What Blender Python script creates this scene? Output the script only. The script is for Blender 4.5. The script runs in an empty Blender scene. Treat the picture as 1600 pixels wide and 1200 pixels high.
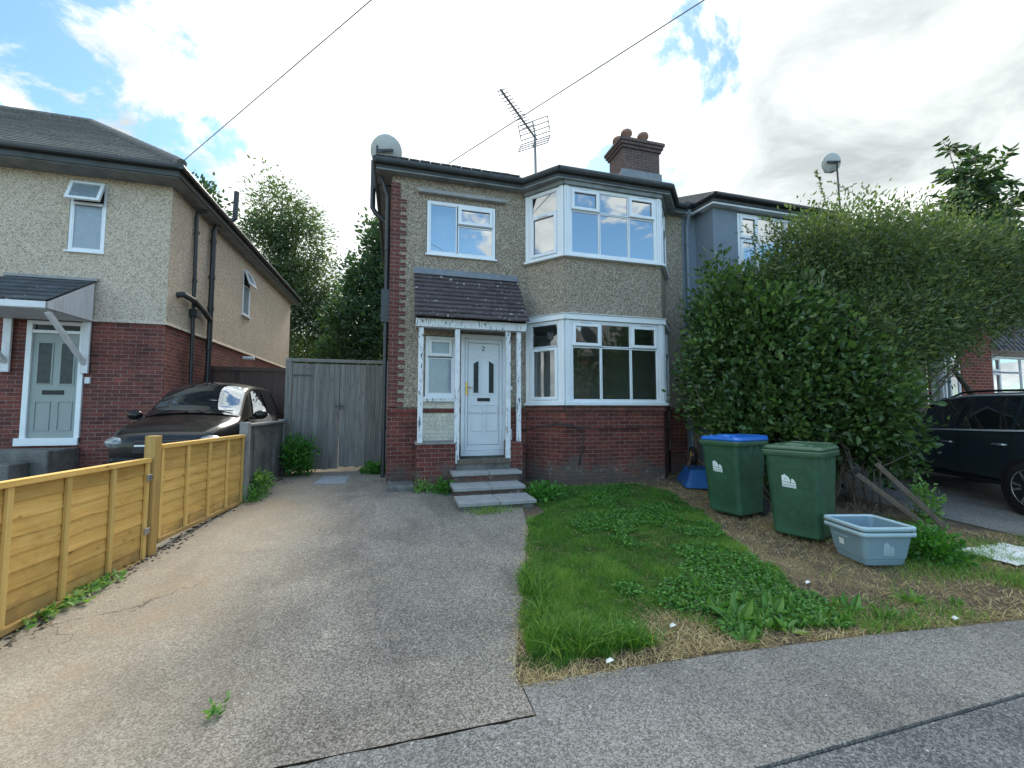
import bpy, math, random
import numpy as np
from mathutils import Vector, Matrix
R = math.radians
S = bpy.context.scene
COL = S.collection
# ------------------------------------------------------------------ camera
cam = bpy.data.cameras.new("camera"); camo = bpy.data.objects.new("camera", cam); COL.objects.link(camo)
camo.location = (0, 0, 1.55); camo.rotation_euler = (R(93.6), 0, R(-15.3))
cam.sensor_width = 36; cam.lens = 36*650/1600; cam.clip_start = 0.05; cam.clip_end = 2000
S.camera = camo
# ------------------------------------------------------------------ sky and sun
SUN_AZ, SUN_EL = R(7), R(43)           # azimuth from +Y towards +X
SUNV = (math.sin(SUN_AZ)*math.cos(SUN_EL), math.cos(SUN_AZ)*math.cos(SUN_EL), math.sin(SUN_EL))
S.view_settings.view_transform = 'Standard'; S.view_settings.look = 'None'
S.view_settings.gamma = 1; S.view_settings.exposure = 1.27

class NT:
    """small node-tree writer"""
    def __init__(s, tree): s.t = tree; tree.nodes.clear()
    def add(s, typ, ins=None, **props):
        n = s.t.nodes.new(typ)
        for k, v in props.items(): setattr(n, k, v)
        for k, v in (ins or {}).items():
            sock = n.inputs[k]
            if isinstance(v, bpy.types.NodeSocket): s.t.links.new(v, sock)
            else:
                if isinstance(v, (tuple, list)) and sock.type == 'RGBA' and len(v) == 3: v = (*v, 1)
                sock.default_value = v
        return n
    def math(s, op, a, b=0.0, clamp=False):
        return s.add('ShaderNodeMath', {0: a, 1: b}, operation=op, use_clamp=clamp).outputs[0]
    def mix(s, fac, a, b, blend='MIX'):
        n = s.add('ShaderNodeMix', data_type='RGBA', blend_type=blend)
        for i, v in ((0, fac), (6, a), (7, b)):
            if isinstance(v, bpy.types.NodeSocket): s.t.links.new(v, n.inputs[i])
            else: n.inputs[i].default_value = (*v, 1) if isinstance(v, (tuple, list)) and len(v) == 3 else v
        return n.outputs[2]
    def noise(s, vec, scale, detail=4, rough=.55, dist=0.0):
        ins = {'Scale': scale, 'Detail': detail, 'Roughness': rough, 'Distortion': dist}
        if vec is not None: ins['Vector'] = vec
        return s.add('ShaderNodeTexNoise', ins).outputs[0]
    def ramp(s, fac, stops, interp='LINEAR'):
        n = s.add('ShaderNodeValToRGB', {'Fac': fac}); cr = n.color_ramp; cr.interpolation = interp
        while len(cr.elements) < len(stops): cr.elements.new(.5)
        for e, (p, c) in zip(cr.elements, stops):
            e.position = p; e.color = (*c, 1) if isinstance(c, (tuple, list)) else (c, c, c, 1)
        return n.outputs[0]
    def mapr(s, v, a, b, c=0.0, d=1.0):
        return s.add('ShaderNodeMapRange', {0: v, 1: a, 2: b, 3: c, 4: d}, interpolation_type='SMOOTHSTEP').outputs[0]

W = bpy.data.worlds.new("World"); S.world = W; W.use_nodes = True
w = NT(W.node_tree)
gen = w.add('ShaderNodeTexCoord').outputs['Generated']
sep = w.add('ShaderNodeSeparateXYZ', {0: gen})
den = w.math('ADD', w.math('MAXIMUM', sep.outputs[2], 0.0), 0.30)
pl = w.add('ShaderNodeCombineXYZ', {0: w.math('DIVIDE', sep.outputs[0], den), 1: w.math('DIVIDE', sep.outputs[1], den), 2: 0.0}).outputs[0]
def dirv(az, el): a, e = R(az), R(el); return (math.sin(a)*math.cos(e), math.cos(a)*math.cos(e), math.sin(e))
wob = w.noise(pl, 2.2, 6, .6)
def blob(az, el, inner, outer, amt):          # a patch of open or covered sky round one direction
    d = w.add('ShaderNodeVectorMath', {0: gen, 1: dirv(az, el)}, operation='DOT_PRODUCT').outputs['Value']
    return w.math('MULTIPLY', w.mapr(d, math.cos(R(outer)), math.cos(R(inner))), amt)
cov = w.math('MULTIPLY', w.math('SUBTRACT', w.noise(pl, 3.8, 9, .64, .35), .5), 2.6)
cov = w.math('ADD', cov, 0.50)
for b in ((-29, 31, 1, 12, -.38), (-40, 36, 2, 13, -.20), (-22, 27, 1, 6, -.25), (29, 30, 0, 4.5, -.60), (41, 39, 0, 8, -.36), (31, 46, 0, 9, -.28), (21, 46, 0, 5, -.42), (-2, 27, 0, 4.5, -.46), (50, 40, 0, 6, -.25),
          (180, 35, 30, 95, -.52), (4, 44, 5, 24, .30), (-12, 28, 2, 12, .22), (60, 30, 8, 25, .2)):
    cov = w.math('ADD', cov, blob(*b))
mask = w.mapr(cov, .0, .24)
sky = w.add('ShaderNodeTexSky', sky_type='NISHITA', sun_disc=False, sun_elevation=SUN_EL, sun_rotation=SUN_AZ, air_density=1.0, dust_density=.6, ozone_density=1.0)
skyc = w.mix(1.0, sky.outputs[0], (.066, .088, .090), 'MULTIPLY')
shade = w.noise(pl, 3.1, 8, .62, .4)
big = w.noise(pl, 1.1, 3, .5)
shd = w.math('ADD', w.math('MULTIPLY', shade, .6), w.math('MULTIPLY', big, .5))
cl = w.ramp(shd, [(.42, (.62, .645, .63)), (.53, (.40, .43, .42)), (.66, (.22, .245, .25))])
sd = w.add('ShaderNodeVectorMath', {0: gen, 1: SUNV}, operation='DOT_PRODUCT').outputs['Value']
sdm = w.math('MAXIMUM', sd, 0.0)
glow = w.math('ADD', w.math('MULTIPLY', w.math('POWER', sdm, 10.0), .30), w.math('MULTIPLY', w.math('POWER', sdm, 3.0), .06))
gl = w.add('ShaderNodeCombineXYZ', {0: glow, 1: glow, 2: glow}).outputs[0]
cl = w.mix(1.0, cl, gl, 'ADD')
fin = w.mix(mask, skyc, cl)
# unseen sky behind the camera and overhead is raised to brighten facade and ground
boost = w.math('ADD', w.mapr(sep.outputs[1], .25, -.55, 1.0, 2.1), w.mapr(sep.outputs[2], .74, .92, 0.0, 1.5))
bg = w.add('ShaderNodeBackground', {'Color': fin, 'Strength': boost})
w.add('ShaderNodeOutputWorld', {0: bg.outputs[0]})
sl = bpy.data.lights.new("sun", 'SUN'); sl.energy = 2.0; sl.angle = R(20); sl.color = (1, .93, .80)
so = bpy.data.objects.new("sun", sl); COL.objects.link(so)
so.rotation_euler = Vector(SUNV).to_track_quat('Z', 'Y').to_euler()

# ------------------------------------------------------------------ materials
def newmat(name):
    m = bpy.data.materials.new(name); m.use_nodes = True
    return m, NT(m.node_tree)
def finish(t, color, rough=.7, bump=None, bstr=.3, bdist=.01, metal=0.0, spec=.5, extra=None):
    ins = {'Base Color': color, 'Roughness': rough, 'Metallic': metal, 'Specular IOR Level': spec}
    if extra: ins.update(extra)
    if bump is not None:
        ins['Normal'] = t.add('ShaderNodeBump', {'Height': bump, 'Strength': bstr, 'Distance': bdist}).outputs[0]
    b = t.add('ShaderNodeBsdfPrincipled', ins)
    t.add('ShaderNodeOutputMaterial', {0: b.outputs[0]})
    return b
def objc(t): return t.add('ShaderNodeTexCoord').outputs['Object']
def uvc(t): return t.add('ShaderNodeTexCoord').outputs['UV']
def rnd(t): return t.add('ShaderNodeAttribute', attribute_name='rnd').outputs['Fac']
def scl(t, v, s): return t.add('ShaderNodeMapping', {'Vector': v, 'Scale': s}).outputs[0]
def stain(t, base, vec, scale, amt, dark=(.35, .33, .3)):
    n = t.noise(vec, scale, 5, .6)
    return t.mix(t.math('MULTIPLY', t.mapr(n, .5, .75), amt), base, dark, 'MULTIPLY')

def plain(name, c, rough=.6, var=.12, metal=0.0, spec=.5, scale=3.0, bump=0.0, coat=0.0):
    m, t = newmat(name); o = objc(t)
    n = t.noise(o, scale, 6, .6); n2 = t.noise(o, scale*11, 4, .6)
    f = t.math('ADD', t.math('MULTIPLY', n, .7), t.math('MULTIPLY', n2, .3))
    lo = tuple(x*(1-var*1.6) for x in c); hi = tuple(min(1, x*(1+var)) for x in c)
    col = t.ramp(n if coat else f, [(.3, lo), (.7, hi)])
    rr = t.mapr(n2, .3, .7, max(.02, rough-.08), min(1, rough+.1)) if not coat else rough
    ex = {'Coat Weight': coat, 'Coat Roughness': .05} if coat else None
    finish(t, col, rr, n2 if bump else None, bump, .01, metal, spec, ex)
    return m
def pebble(name, stops, stainamt=.6, sc=46):
    m, t = newmat(name); o = objc(t)
    n = t.noise(o, sc, 3, .75)
    v = t.add('ShaderNodeTexVoronoi', {'Vector': o, 'Scale': sc*1.15}).outputs['Color']
    vv = t.add('ShaderNodeSeparateColor', {0: v}).outputs[0]
    f = t.math('ADD', t.math('MULTIPLY', n, .62), t.math('MULTIPLY', vv, .38))
    c = t.ramp(f, stops)
    c = stain(t, c, scl(t, o, (1, 1, .45)), 1.3, stainamt, (.64, .62, .60))
    c = stain(t, c, o, 3.7, stainamt*.7, (.72, .68, .63))
    st = t.noise(scl(t, o, (7, 7, .45)), 1.0, 5, .6)             # old rain streaks
    c = t.mix(t.mapr(st, .54, .70, 0, stainamt*.8), c, t.mix(1.0, c, (.66, .65, .63), 'MULTIPLY'))
    finish(t, c, .92, f, .9, .012, spec=.2)
    return m
def brickmat(name, c1, c2, mortar, w=.225, h=.075, ms=.0045, dirt=.5, sooty=(.3, .3, .3), grime=False):
    m, t = newmat(name); u = uvc(t); o = objc(t)
    b = t.add('ShaderNodeTexBrick', {'Vector': u, 'Color1': c1, 'Color2': c2, 'Mortar': mortar, 'Scale': 1.0, 'Mortar Size': ms, 'Mortar Smooth': .25, 'Bias': 0.0, 'Brick Width': w, 'Row Height': h}, offset=.5, squash=1.0)
    c = b.outputs[0]
    n = t.noise(o, 30, 4, .6)
    c = t.mix(.55, c, t.ramp(n, [(.3, .45), (.7, 1.25)]), 'MULTIPLY')
    c = stain(t, c, o, 1.6, dirt, sooty)
    c = stain(t, c, o, 7, dirt*.6, sooty)
    v2 = t.add('ShaderNodeSeparateXYZ', {0: o}).outputs[2]
    lt = t.noise(o, 2.3, 4, .6)
    c = t.mix(t.mapr(lt, .56, .70, 0, .4), c, t.mix(1.0, c, (1.75, 1.55, 1.45), 'MULTIPLY'))
    if grime:      # old damp, algae and white salts low on the wall
        gn = t.noise(o, 3.3, 6, .65)
        low = t.math('ADD', t.mapr(v2, 1.0, .2), t.math('MULTIPLY', t.math('SUBTRACT', gn, .5), 2.2))
        c = t.mix(t.mapr(low, .35, .95, 0, .75), c, (.095, .088, .075))
        sa = t.math('MULTIPLY', t.mapr(t.noise(o, 5.5, 6, .7), .55, .68), t.mapr(v2, .75, .3))
        c = t.mix(t.math('MULTIPLY', sa, .6), c, (.36, .34, .33))
    hgt = t.math('SUBTRACT', t.math('MULTIPLY', n, .25), b.outputs['Fac'])
    finish(t, c, .85, hgt, .5, .008, spec=.25)
    return m
def woodmat(name, lo, hi, axis, knots=True, rough=.7, gr=1.0, dark=None, splash=False):
    """boards with grain along 'axis' of the object's own space"""
    m, t = newmat(name); o = objc(t); r = rnd(t)
    s = [28*gr]*3; s[axis] = 1.4*gr
    off = t.add('ShaderNodeCombineXYZ', {0: t.math('MULTIPLY', r, 37.0), 1: t.math('MULTIPLY', r, 91.0), 2: t.math('MULTIPLY', r, 53.0)}).outputs[0]
    v = t.add('ShaderNodeVectorMath', {0: o, 1: off}, operation='ADD').outputs[0]
    g = t.noise(scl(t, v, s), 1.0, 5, .65, .6)
    c = t.ramp(g, [(.25, lo), (.75, hi)])
    c = t.mix(.5, c, t.ramp(r, [(0, .50), (.18, .70), (.3, .95), (1, 1.2)]), 'MULTIPLY')
    if knots:
        s2 = [11.0]*3; s2[axis] = 5.0
        k = t.add('ShaderNodeTexVoronoi', {'Vector': scl(t, v, s2), 'Scale': 1.0}).outputs['Distance']
        c = t.mix(t.mapr(k, .17, .05, 0, .7), c, tuple(x*.38 for x in lo))
    c = stain(t, c, v, 2.2, .4, dark or (.6, .55, .5))
    if splash:      # soil splashed up the foot of the boards, water marks
        zz = t.add('ShaderNodeSeparateXYZ', {0: o}).outputs[2]
        c = t.mix(t.mapr(t.math('ADD', zz, t.math('MULTIPLY', t.noise(o, 5, 6, .65), .5)), .48, .26, 0, .6), c, (.17, .12, .065))
        c = t.mix(t.mapr(t.noise(o, 1.9, 6, .7, .6), .55, .66, 0, .35), c, t.mix(1.0, c, (.62, .60, .52), 'MULTIPLY'))
    finish(t, c, rough, g, .35, .004, spec=.3)
    return m
def leafmat(name, lo, mid, hi, rough=.45, trans=.3, spec=.5):
    m, t = newmat(name); r = rnd(t)
    c = t.ramp(r, [(0, lo), (.55, mid), (1, hi)])
    b = t.add('ShaderNodeBsdfPrincipled', {'Base Color': c, 'Roughness': rough, 'Specular IOR Level': spec})
    tr = t.add('ShaderNodeBsdfTranslucent', {'Color': t.mix(1.0, c, (1.5, 1.6, .7), 'MULTIPLY')})
    ms = t.add('ShaderNodeMixShader', {0: trans, 1: b.outputs[0], 2: tr.outputs[0]})
    t.add('ShaderNodeOutputMaterial', {0: ms.outputs[0]})
    return m
def glassmat(name, refl=.10, tint=(.8, .85, .85)):
    m, t = newmat(name)
    fr = t.add('ShaderNodeFresnel', {'IOR': 1.52}).outputs[0]
    f = t.math('ADD', t.math('MULTIPLY', fr, 1.6), refl, True)
    o = objc(t)
    nrm = t.add('ShaderNodeBump', {'Height': t.noise(o, 1.7, 2, .5), 'Strength': .05, 'Distance': .03}).outputs[0]
    g = t.add('ShaderNodeBsdfGlossy', {'Color': (.95, .97, 1), 'Roughness': 0.01, 'Normal': nrm})
    tr = t.add('ShaderNodeBsdfTransparent', {'Color': tint})
    ms = t.add('ShaderNodeMixShader', {0: f, 1: tr.outputs[0], 2: g.outputs[0]})
    t.add('ShaderNodeOutputMaterial', {0: ms.outputs[0]})
    return m

def paintpeel(name, c=(.72, .74, .77)):
    m, t = newmat(name); o = objc(t)
    n = t.noise(scl(t, o, (30, 30, 7)), 1.0, 6, .7, .4)
    n2 = t.noise(o, 2.5, 3, .5)
    thr = t.math('ADD', n, t.math('MULTIPLY', n2, .25))
    f = t.mapr(thr, .70, .735)
    base = t.ramp(t.noise(o, 6, 5, .6), [(.3, tuple(x*.8 for x in c)), (.65, c)])
    c2 = t.mix(f, base, (.10, .085, .075))
    finish(t, c2, .65, f, -.3, .003)
    return m

def asphalt(name, lo, hi, tan=None, grain=170, stainamt=.4, lightspeck=.5):
    m, t = newmat(name); o = objc(t)
    n = t.noise(o, grain, 3, .8)
    v = t.add('ShaderNodeTexVoronoi', {'Vector': o, 'Scale': grain*.55}).outputs['Color']
    vv = t.add('ShaderNodeSeparateColor', {0: v}).outputs[0]
    f = t.math('ADD', t.math('MULTIPLY', n, .6), t.math('MULTIPLY', vv, .4))
    c = t.ramp(f, [(.28, tuple(x*.42 for x in lo)), (.48, lo), (.68, hi), (.85, tuple(min(1, x*(1+lightspeck)) for x in hi))])
    b = t.noise(o, .9, 6, .62, .5)
    c = t.mix(t.mapr(b, .4, .62, 0, stainamt), c, t.mix(1.0, c, (.62, .62, .62), 'MULTIPLY'))
    b2 = t.noise(o, 3.1, 5, .65, .8)
    c = t.mix(t.mapr(b2, .52, .7, 0, stainamt*.9), c, t.mix(1.0, c, (1.35, 1.3, 1.2), 'MULTIPLY'))
    b3 = t.noise(scl(t, o, (2.2, .5, 1)), 1.0, 5, .6, .3)      # long worn tracks up the drive
    c = t.mix(t.mapr(b3, .50, .64, 0, .55), c, t.mix(1.0, c, (.66, .665, .68), 'MULTIPLY'))
    sp = t.add('ShaderNodeTexVoronoi', {'Vector': o, 'Scale': 21.0}, feature='F1')
    c = t.mix(t.math('MULTIPLY', t.mapr(sp.outputs['Distance'], .16, .11), t.mapr(t.add('ShaderNodeSeparateColor', {0: sp.outputs['Color']}).outputs[0], .80, .84)), c, (.46, .45, .42))
    if tan:
        sx = t.add('ShaderNodeSeparateXYZ', {0: o})
        e = t.math('ADD', sx.outputs[0], t.math('MULTIPLY', t.noise(o, .8, 5, .6), 1.9))
        k = t.mapr(e, .62, -.75)
        c = t.mix(t.math('MULTIPLY', k, .8), c, t.mix(.45, c, tan))
        # rusty soil washed out along the fence side
        e2 = t.math('ADD', t.math('ADD', sx.outputs[0], 2.0), t.math('MULTIPLY', t.noise(o, 1.1, 5, .65, .5), 1.6))
        k2 = t.mapr(t.math('ABSOLUTE', t.math('SUBTRACT', e2, 1.1)), .45, .05)
        c = t.mix(t.math('MULTIPLY', t.math('MULTIPLY', k2, t.mapr(t.noise(o, 1.7, 5, .65), .42, .62)), .42), c, (.34, .235, .145))
        # fine cracks
        cr = t.add('ShaderNodeTexVoronoi', {'Vector': t.add('ShaderNodeVectorMath', {0: o, 1: t.add('ShaderNodeTexNoise', {'Vector': o, 'Scale': 2.5, 'Detail': 5}).outputs['Color']}, operation='ADD').outputs[0], 'Scale': .55}, feature='DISTANCE_TO_EDGE').outputs['Distance']
        ck = t.math('MULTIPLY', t.mapr(cr, .006, .001), t.mapr(t.noise(o, .7, 2, .5), .52, .6))
        c = t.mix(t.math('MULTIPLY', ck, .65), c, (.03, .028, .025))
    finish(t, c, .9, f, .8, .006, spec=.25)
    return m

def soil(name):
    m, t = newmat(name); o = objc(t)
    n = t.noise(o, 60, 5, .7); b = t.noise(o, 1.5, 5, .6, .5)
    a = t.ramp(n, [(.3, (.045, .034, .025)), (.55, (.13, .10, .07)), (.75, (.27, .22, .15))])
    d = t.ramp(n, [(.3, (.10, .08, .05)), (.55, (.22, .17, .10)), (.75, (.38, .31, .19))])
    c = t.mix(t.mapr(b, .42, .62), a, d)
    finish(t, c, .95, n, .9, .02, spec=.15)
    return m

def tilemat(name, c, lich=.0, rough=.75):
    m, t = newmat(name); o = objc(t); r = rnd(t)
    n = t.noise(o, 25, 5, .65)
    col = t.ramp(n, [(.3, tuple(x*.6 for x in c)), (.7, tuple(x*1.25 for x in c))])
    col = t.mix(.5, col, t.ramp(r, [(0, .6), (1, 1.3)]), 'MULTIPLY')
    col = stain(t, col, o, 2.5, .5, (.6, .65, .55))
    if lich:
        k = t.noise(o, 17, 2, .5); k2 = t.noise(o, 2.2, 2, .5)
        col = t.mix(t.math('MULTIPLY', t.mapr(t.math('ADD', k, t.math('MULTIPLY', k2, .35)), .86, .9), lich), col, (.62, .62, .60))
    finish(t, col, rough, n, .4, .006, spec=.3)
    return m

M = {}
M['pebble'] = pebble('pebbledash', [(.33, (.135, .108, .08)), (.44, (.25, .205, .155)), (.54, (.345, .288, .222)), (.64, (.45, .385, .305)), (.76, (.62, .555, .47))], .4, 66)
M['cream_pebble'] = pebble('cream_roughcast', [(.30, (.28, .22, .165)), (.42, (.45, .372, .29)), (.55, (.555, .465, .37)), (.72, (.64, .555, .455))], .22, 46)
M['grey_render'] = plain('grey_painted_render', (.175, .215, .26), .8, .08, scale=2, bump=.3)
M['brick'] = brickmat('dark_red_brick', (.19, .052, .040), (.10, .033, .029), (.22, .185, .16), dirt=.5, grime=True)
M['brick_left'] = brickmat('red_brick', (.21, .064, .050), (.115, .042, .036), (.24, .21, .19), dirt=.45)
M['brick_right'] = brickmat('orange_red_brick', (.27, .07, .045), (.19, .045, .035), (.45, .39, .33), dirt=.25)
M['brick_chim'] = brickmat('chimney_brick', (.135, .082, .072), (.09, .066, .063), (.20, .19, .185), dirt=.6)
M['brick_cream'] = brickmat('cream_painted_brick', (.62, .59, .50), (.56, .54, .47), (.38, .36, .31), dirt=.3, ms=.003, sooty=(.6, .57, .5))
M['quoin'] = brickmat('quoin_brick', (.17, .058, .046), (.11, .042, .038), (.26, .22, .19), dirt=.4)
M['upvc'] = plain('white_upvc', (.74, .77, .80), .35, .04)
M['upvc_trim'] = plain('white_trim', (.62, .64, .67), .5, .1)
M['glass'] = glassmat('window_glass', .11)
M['glass_up'] = glassmat('sky_reflecting_glass', .26)
M['frost'] = plain('frosted_glass', (.22, .27, .31), .22, .12, spec=.9, scale=4)
M['frost_dark'] = plain('patterned_dark_glass', (.030, .038, .042), .3, .5, spec=.3, scale=14)
M['curtain'] = plain('pale_net_curtain', (.5, .52, .55), .9, .12)
M['interior'] = plain('interior_plaster', (.62, .64, .60), .9, .06)
M['interior_up'] = plain('upstairs_plaster', (.52, .55, .58), .9, .05)
M['peel'] = paintpeel('peeling_white_paint')
M['whitewood'] = plain('white_painted_wood', (.66, .67, .69), .5, .12, scale=5)
M['boards_white'] = woodmat('weathered_white_boards', (.50, .50, .52), (.74, .75, .77), 2, False, gr=.7)
M['tile'] = tilemat('plain_clay_tiles', (.085, .068, .072), .85)
M['slate'] = tilemat('grey_slates', (.075, .085, .095), .25)
M['rooftile'] = tilemat('brown_grey_roof_tiles', (.15, .145, .14), .2)
M['blacktile'] = tilemat('black_pantiles', (.028, .032, .042), 0, .45)
M['darkroof'] = plain('weathered_dark_timber', (.055, .062, .066), .7, .25, scale=5)
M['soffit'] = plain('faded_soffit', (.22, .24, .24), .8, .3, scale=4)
M['gutter'] = plain('black_plastic', (.022, .024, .027), .4, .15)
M['pipe_grey'] = plain('grey_pipe', (.17, .21, .26), .5, .08)
M['lead'] = plain('lead_flashing', (.17, .19, .215), .5, .2, scale=6)
M['pot'] = plain('clay_pot', (.26, .15, .11), .8, .2)
M['concrete'] = plain('old_concrete', (.25, .245, .235), .9, .3, scale=5, bump=.5)
M['concrete_dark'] = plain('stained_concrete', (.15, .145, .135), .9, .45, scale=4, bump=.5)
M['slab'] = plain('paving_slab', (.30, .30, .295), .85, .18, scale=7, bump=.3)
M['door_white'] = plain('white_door', (.68, .71, .75), .35, .04)
M['door_grey'] = plain('sage_grey_door', (.27, .31, .30), .45, .05)
M['black'] = plain('matt_black', (.012, .012, .013), .6, .2)
M['brass'] = plain('brass', (.75, .50, .14), .3, .1, metal=.9)
M['steel'] = plain('galvanised_steel', (.45, .46, .47), .4, .15, metal=.8)
M['ant'] = plain('dull_aluminium', (.22, .23, .24), .5, .15, metal=.3)
M['dish'] = plain('weathered_dish', (.42, .43, .41), .55, .12)
M['wire'] = plain('cable_grey', (.12, .12, .125), .6, .1)
M['fence'] = woodmat('fresh_treated_pine', (.55, .305, .072), (.80, .52, .175), 1, splash=True)
M['fencev'] = woodmat('fresh_treated_batten', (.55, .34, .09), (.78, .54, .20), 2, False)
M['post'] = woodmat('treated_post', (.34, .20, .06), (.52, .34, .12), 2)
M['gate'] = woodmat('weathered_grey_timber', (.095, .087, .080), (.24, .225, .208), 2, True, dark=(.62, .55, .48))
M['brownfence'] = woodmat('brown_stained_boards', (.06, .035, .028), (.11, .066, .055), 2, False)
M['oldwood'] = woodmat('old_grey_post', (.075, .058, .045), (.175, .14, .11), 2, False)
M['bin'] = plain('dark_green_plastic', (.030, .098, .054), .45, .3, scale=5, bump=.12)
M['binlid'] = plain('green_plastic_lid', (.038, .098, .052), .38, .14, scale=2.5)
M['bluelid'] = plain('blue_plastic_lid', (.015, .13, .50), .35, .08)
M['sticker'] = plain('white_sticker', (.72, .80, .80), .5, .06)
M['stickergrey'] = plain('sticker_text', (.30, .40, .42), .5, .1)
M['box'] = plain('grey_blue_plastic', (.20, .30, .36), .45, .07)
M['boxin'] = plain('pale_box_rim', (.38, .52, .58), .42, .06)
M['barrow'] = plain('blue_barrow_paint', (.012, .085, .26), .45, .15, scale=6)
M['rust'] = plain('rusty_tube', (.20, .13, .09), .7, .3, scale=12)
M['yellow'] = plain('yellow_hub', (.60, .38, .07), .5, .1)
M['rubber'] = plain('rubber', (.016, .016, .017), .75, .2)
M['carblack'] = plain('dusty_black_paint', (.012, .011, .011), .22, .4, spec=.22, coat=.22, scale=1.2)
M['cardark'] = plain('dark_teal_paint', (.016, .027, .033), .30, .05, spec=.45, coat=.6, scale=1.0)
m_, t_ = newmat('car_glass'); fr_ = t_.add('ShaderNodeFresnel', {'IOR': 1.55}).outputs[0]
mx_ = t_.add('ShaderNodeMixShader', {0: t_.math('ADD', t_.math('MULTIPLY', fr_, 1.3), .12, True), 1: t_.add('ShaderNodeBsdfDiffuse', {'Color': (.012, .014, .016, 1)}).outputs[0], 2: t_.add('ShaderNodeBsdfGlossy', {'Color': (.9, .95, 1, 1), 'Roughness': .015}).outputs[0]})
t_.add('ShaderNodeOutputMaterial', {0: mx_.outputs[0]}); M['carglass'] = m_
M['chrome'] = plain('chrome', (.62, .65, .68), .35, .05, metal=.35)
M['alloy'] = plain('alloy', (.45, .46, .48), .3, .05, metal=.8)
M['lamp'] = plain('headlamp_lens', (.20, .22, .235), .06, .6, spec=.8, scale=22, coat=.8)
M['asphalt'] = asphalt('old_driveway_asphalt', (.22, .195, .166), (.40, .358, .305), tan=(.47, .375, .25), grain=230, stainamt=.62)
M['pavement'] = asphalt('footway_asphalt', (.215, .202, .185), (.34, .322, .298), None, 240, .5)
M['road'] = asphalt('road_chippings', (.13, .133, .132), (.25, .253, .25), None, 230, .3, .9)
M['soil'] = soil('dry_soil')
M['cover'] = plain('metal_cover', (.30, .33, .36), .55, .2, scale=9)
M['cloth'] = plain('crumpled_white_sheet', (.70, .70, .68), .8, .1)
M['grass'] = leafmat('grass_blades', (.036, .10, .013), (.095, .245, .026), (.29, .41, .075), .5, .35)
M['straw'] = leafmat('dry_straw', (.26, .18, .08), (.50, .38, .19), (.70, .58, .34), .7, .25)
M['weed'] = leafmat('weed_leaves', (.075, .19, .032), (.15, .31, .07), (.32, .42, .16), .5, .35)
M['clover'] = leafmat('clover_leaves', (.028, .10, .016), (.060, .205, .026), (.13, .31, .045), .5, .3)
M['hedge'] = leafmat('glossy_hedge_leaves', (.024, .052, .016), (.058, .118, .034), (.165, .255, .07), .36, .3, .55)
M['bush'] = leafmat('small_bush_leaves', (.040, .068, .030), (.088, .14, .056), (.20, .235, .095), .5, .4)
M['tree'] = leafmat('tree_leaves', (.040, .068, .034), (.085, .13, .062), (.17, .21, .10), .5, .45)
M['treedark'] = leafmat('dark_tree_leaves', (.020, .046, .022), (.040, .085, .036), (.085, .14, .055), .45, .35)
M['bark'] = plain('bark', (.085, .07, .055), .9, .35, scale=9, bump=.6)
M['twig'] = plain('dry_twigs', (.20, .16, .11), .9, .3, scale=9)
M['gravel'] = plain('grit_stone', (.24, .22, .20), .9, .4, scale=60)
M['litterleaf'] = leafmat('dead_leaves', (.035, .024, .015), (.09, .062, .038), (.20, .14, .08), .8, .1)
M['paper'] = plain('litter_paper', (.75, .75, .74), .7, .08)

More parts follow.
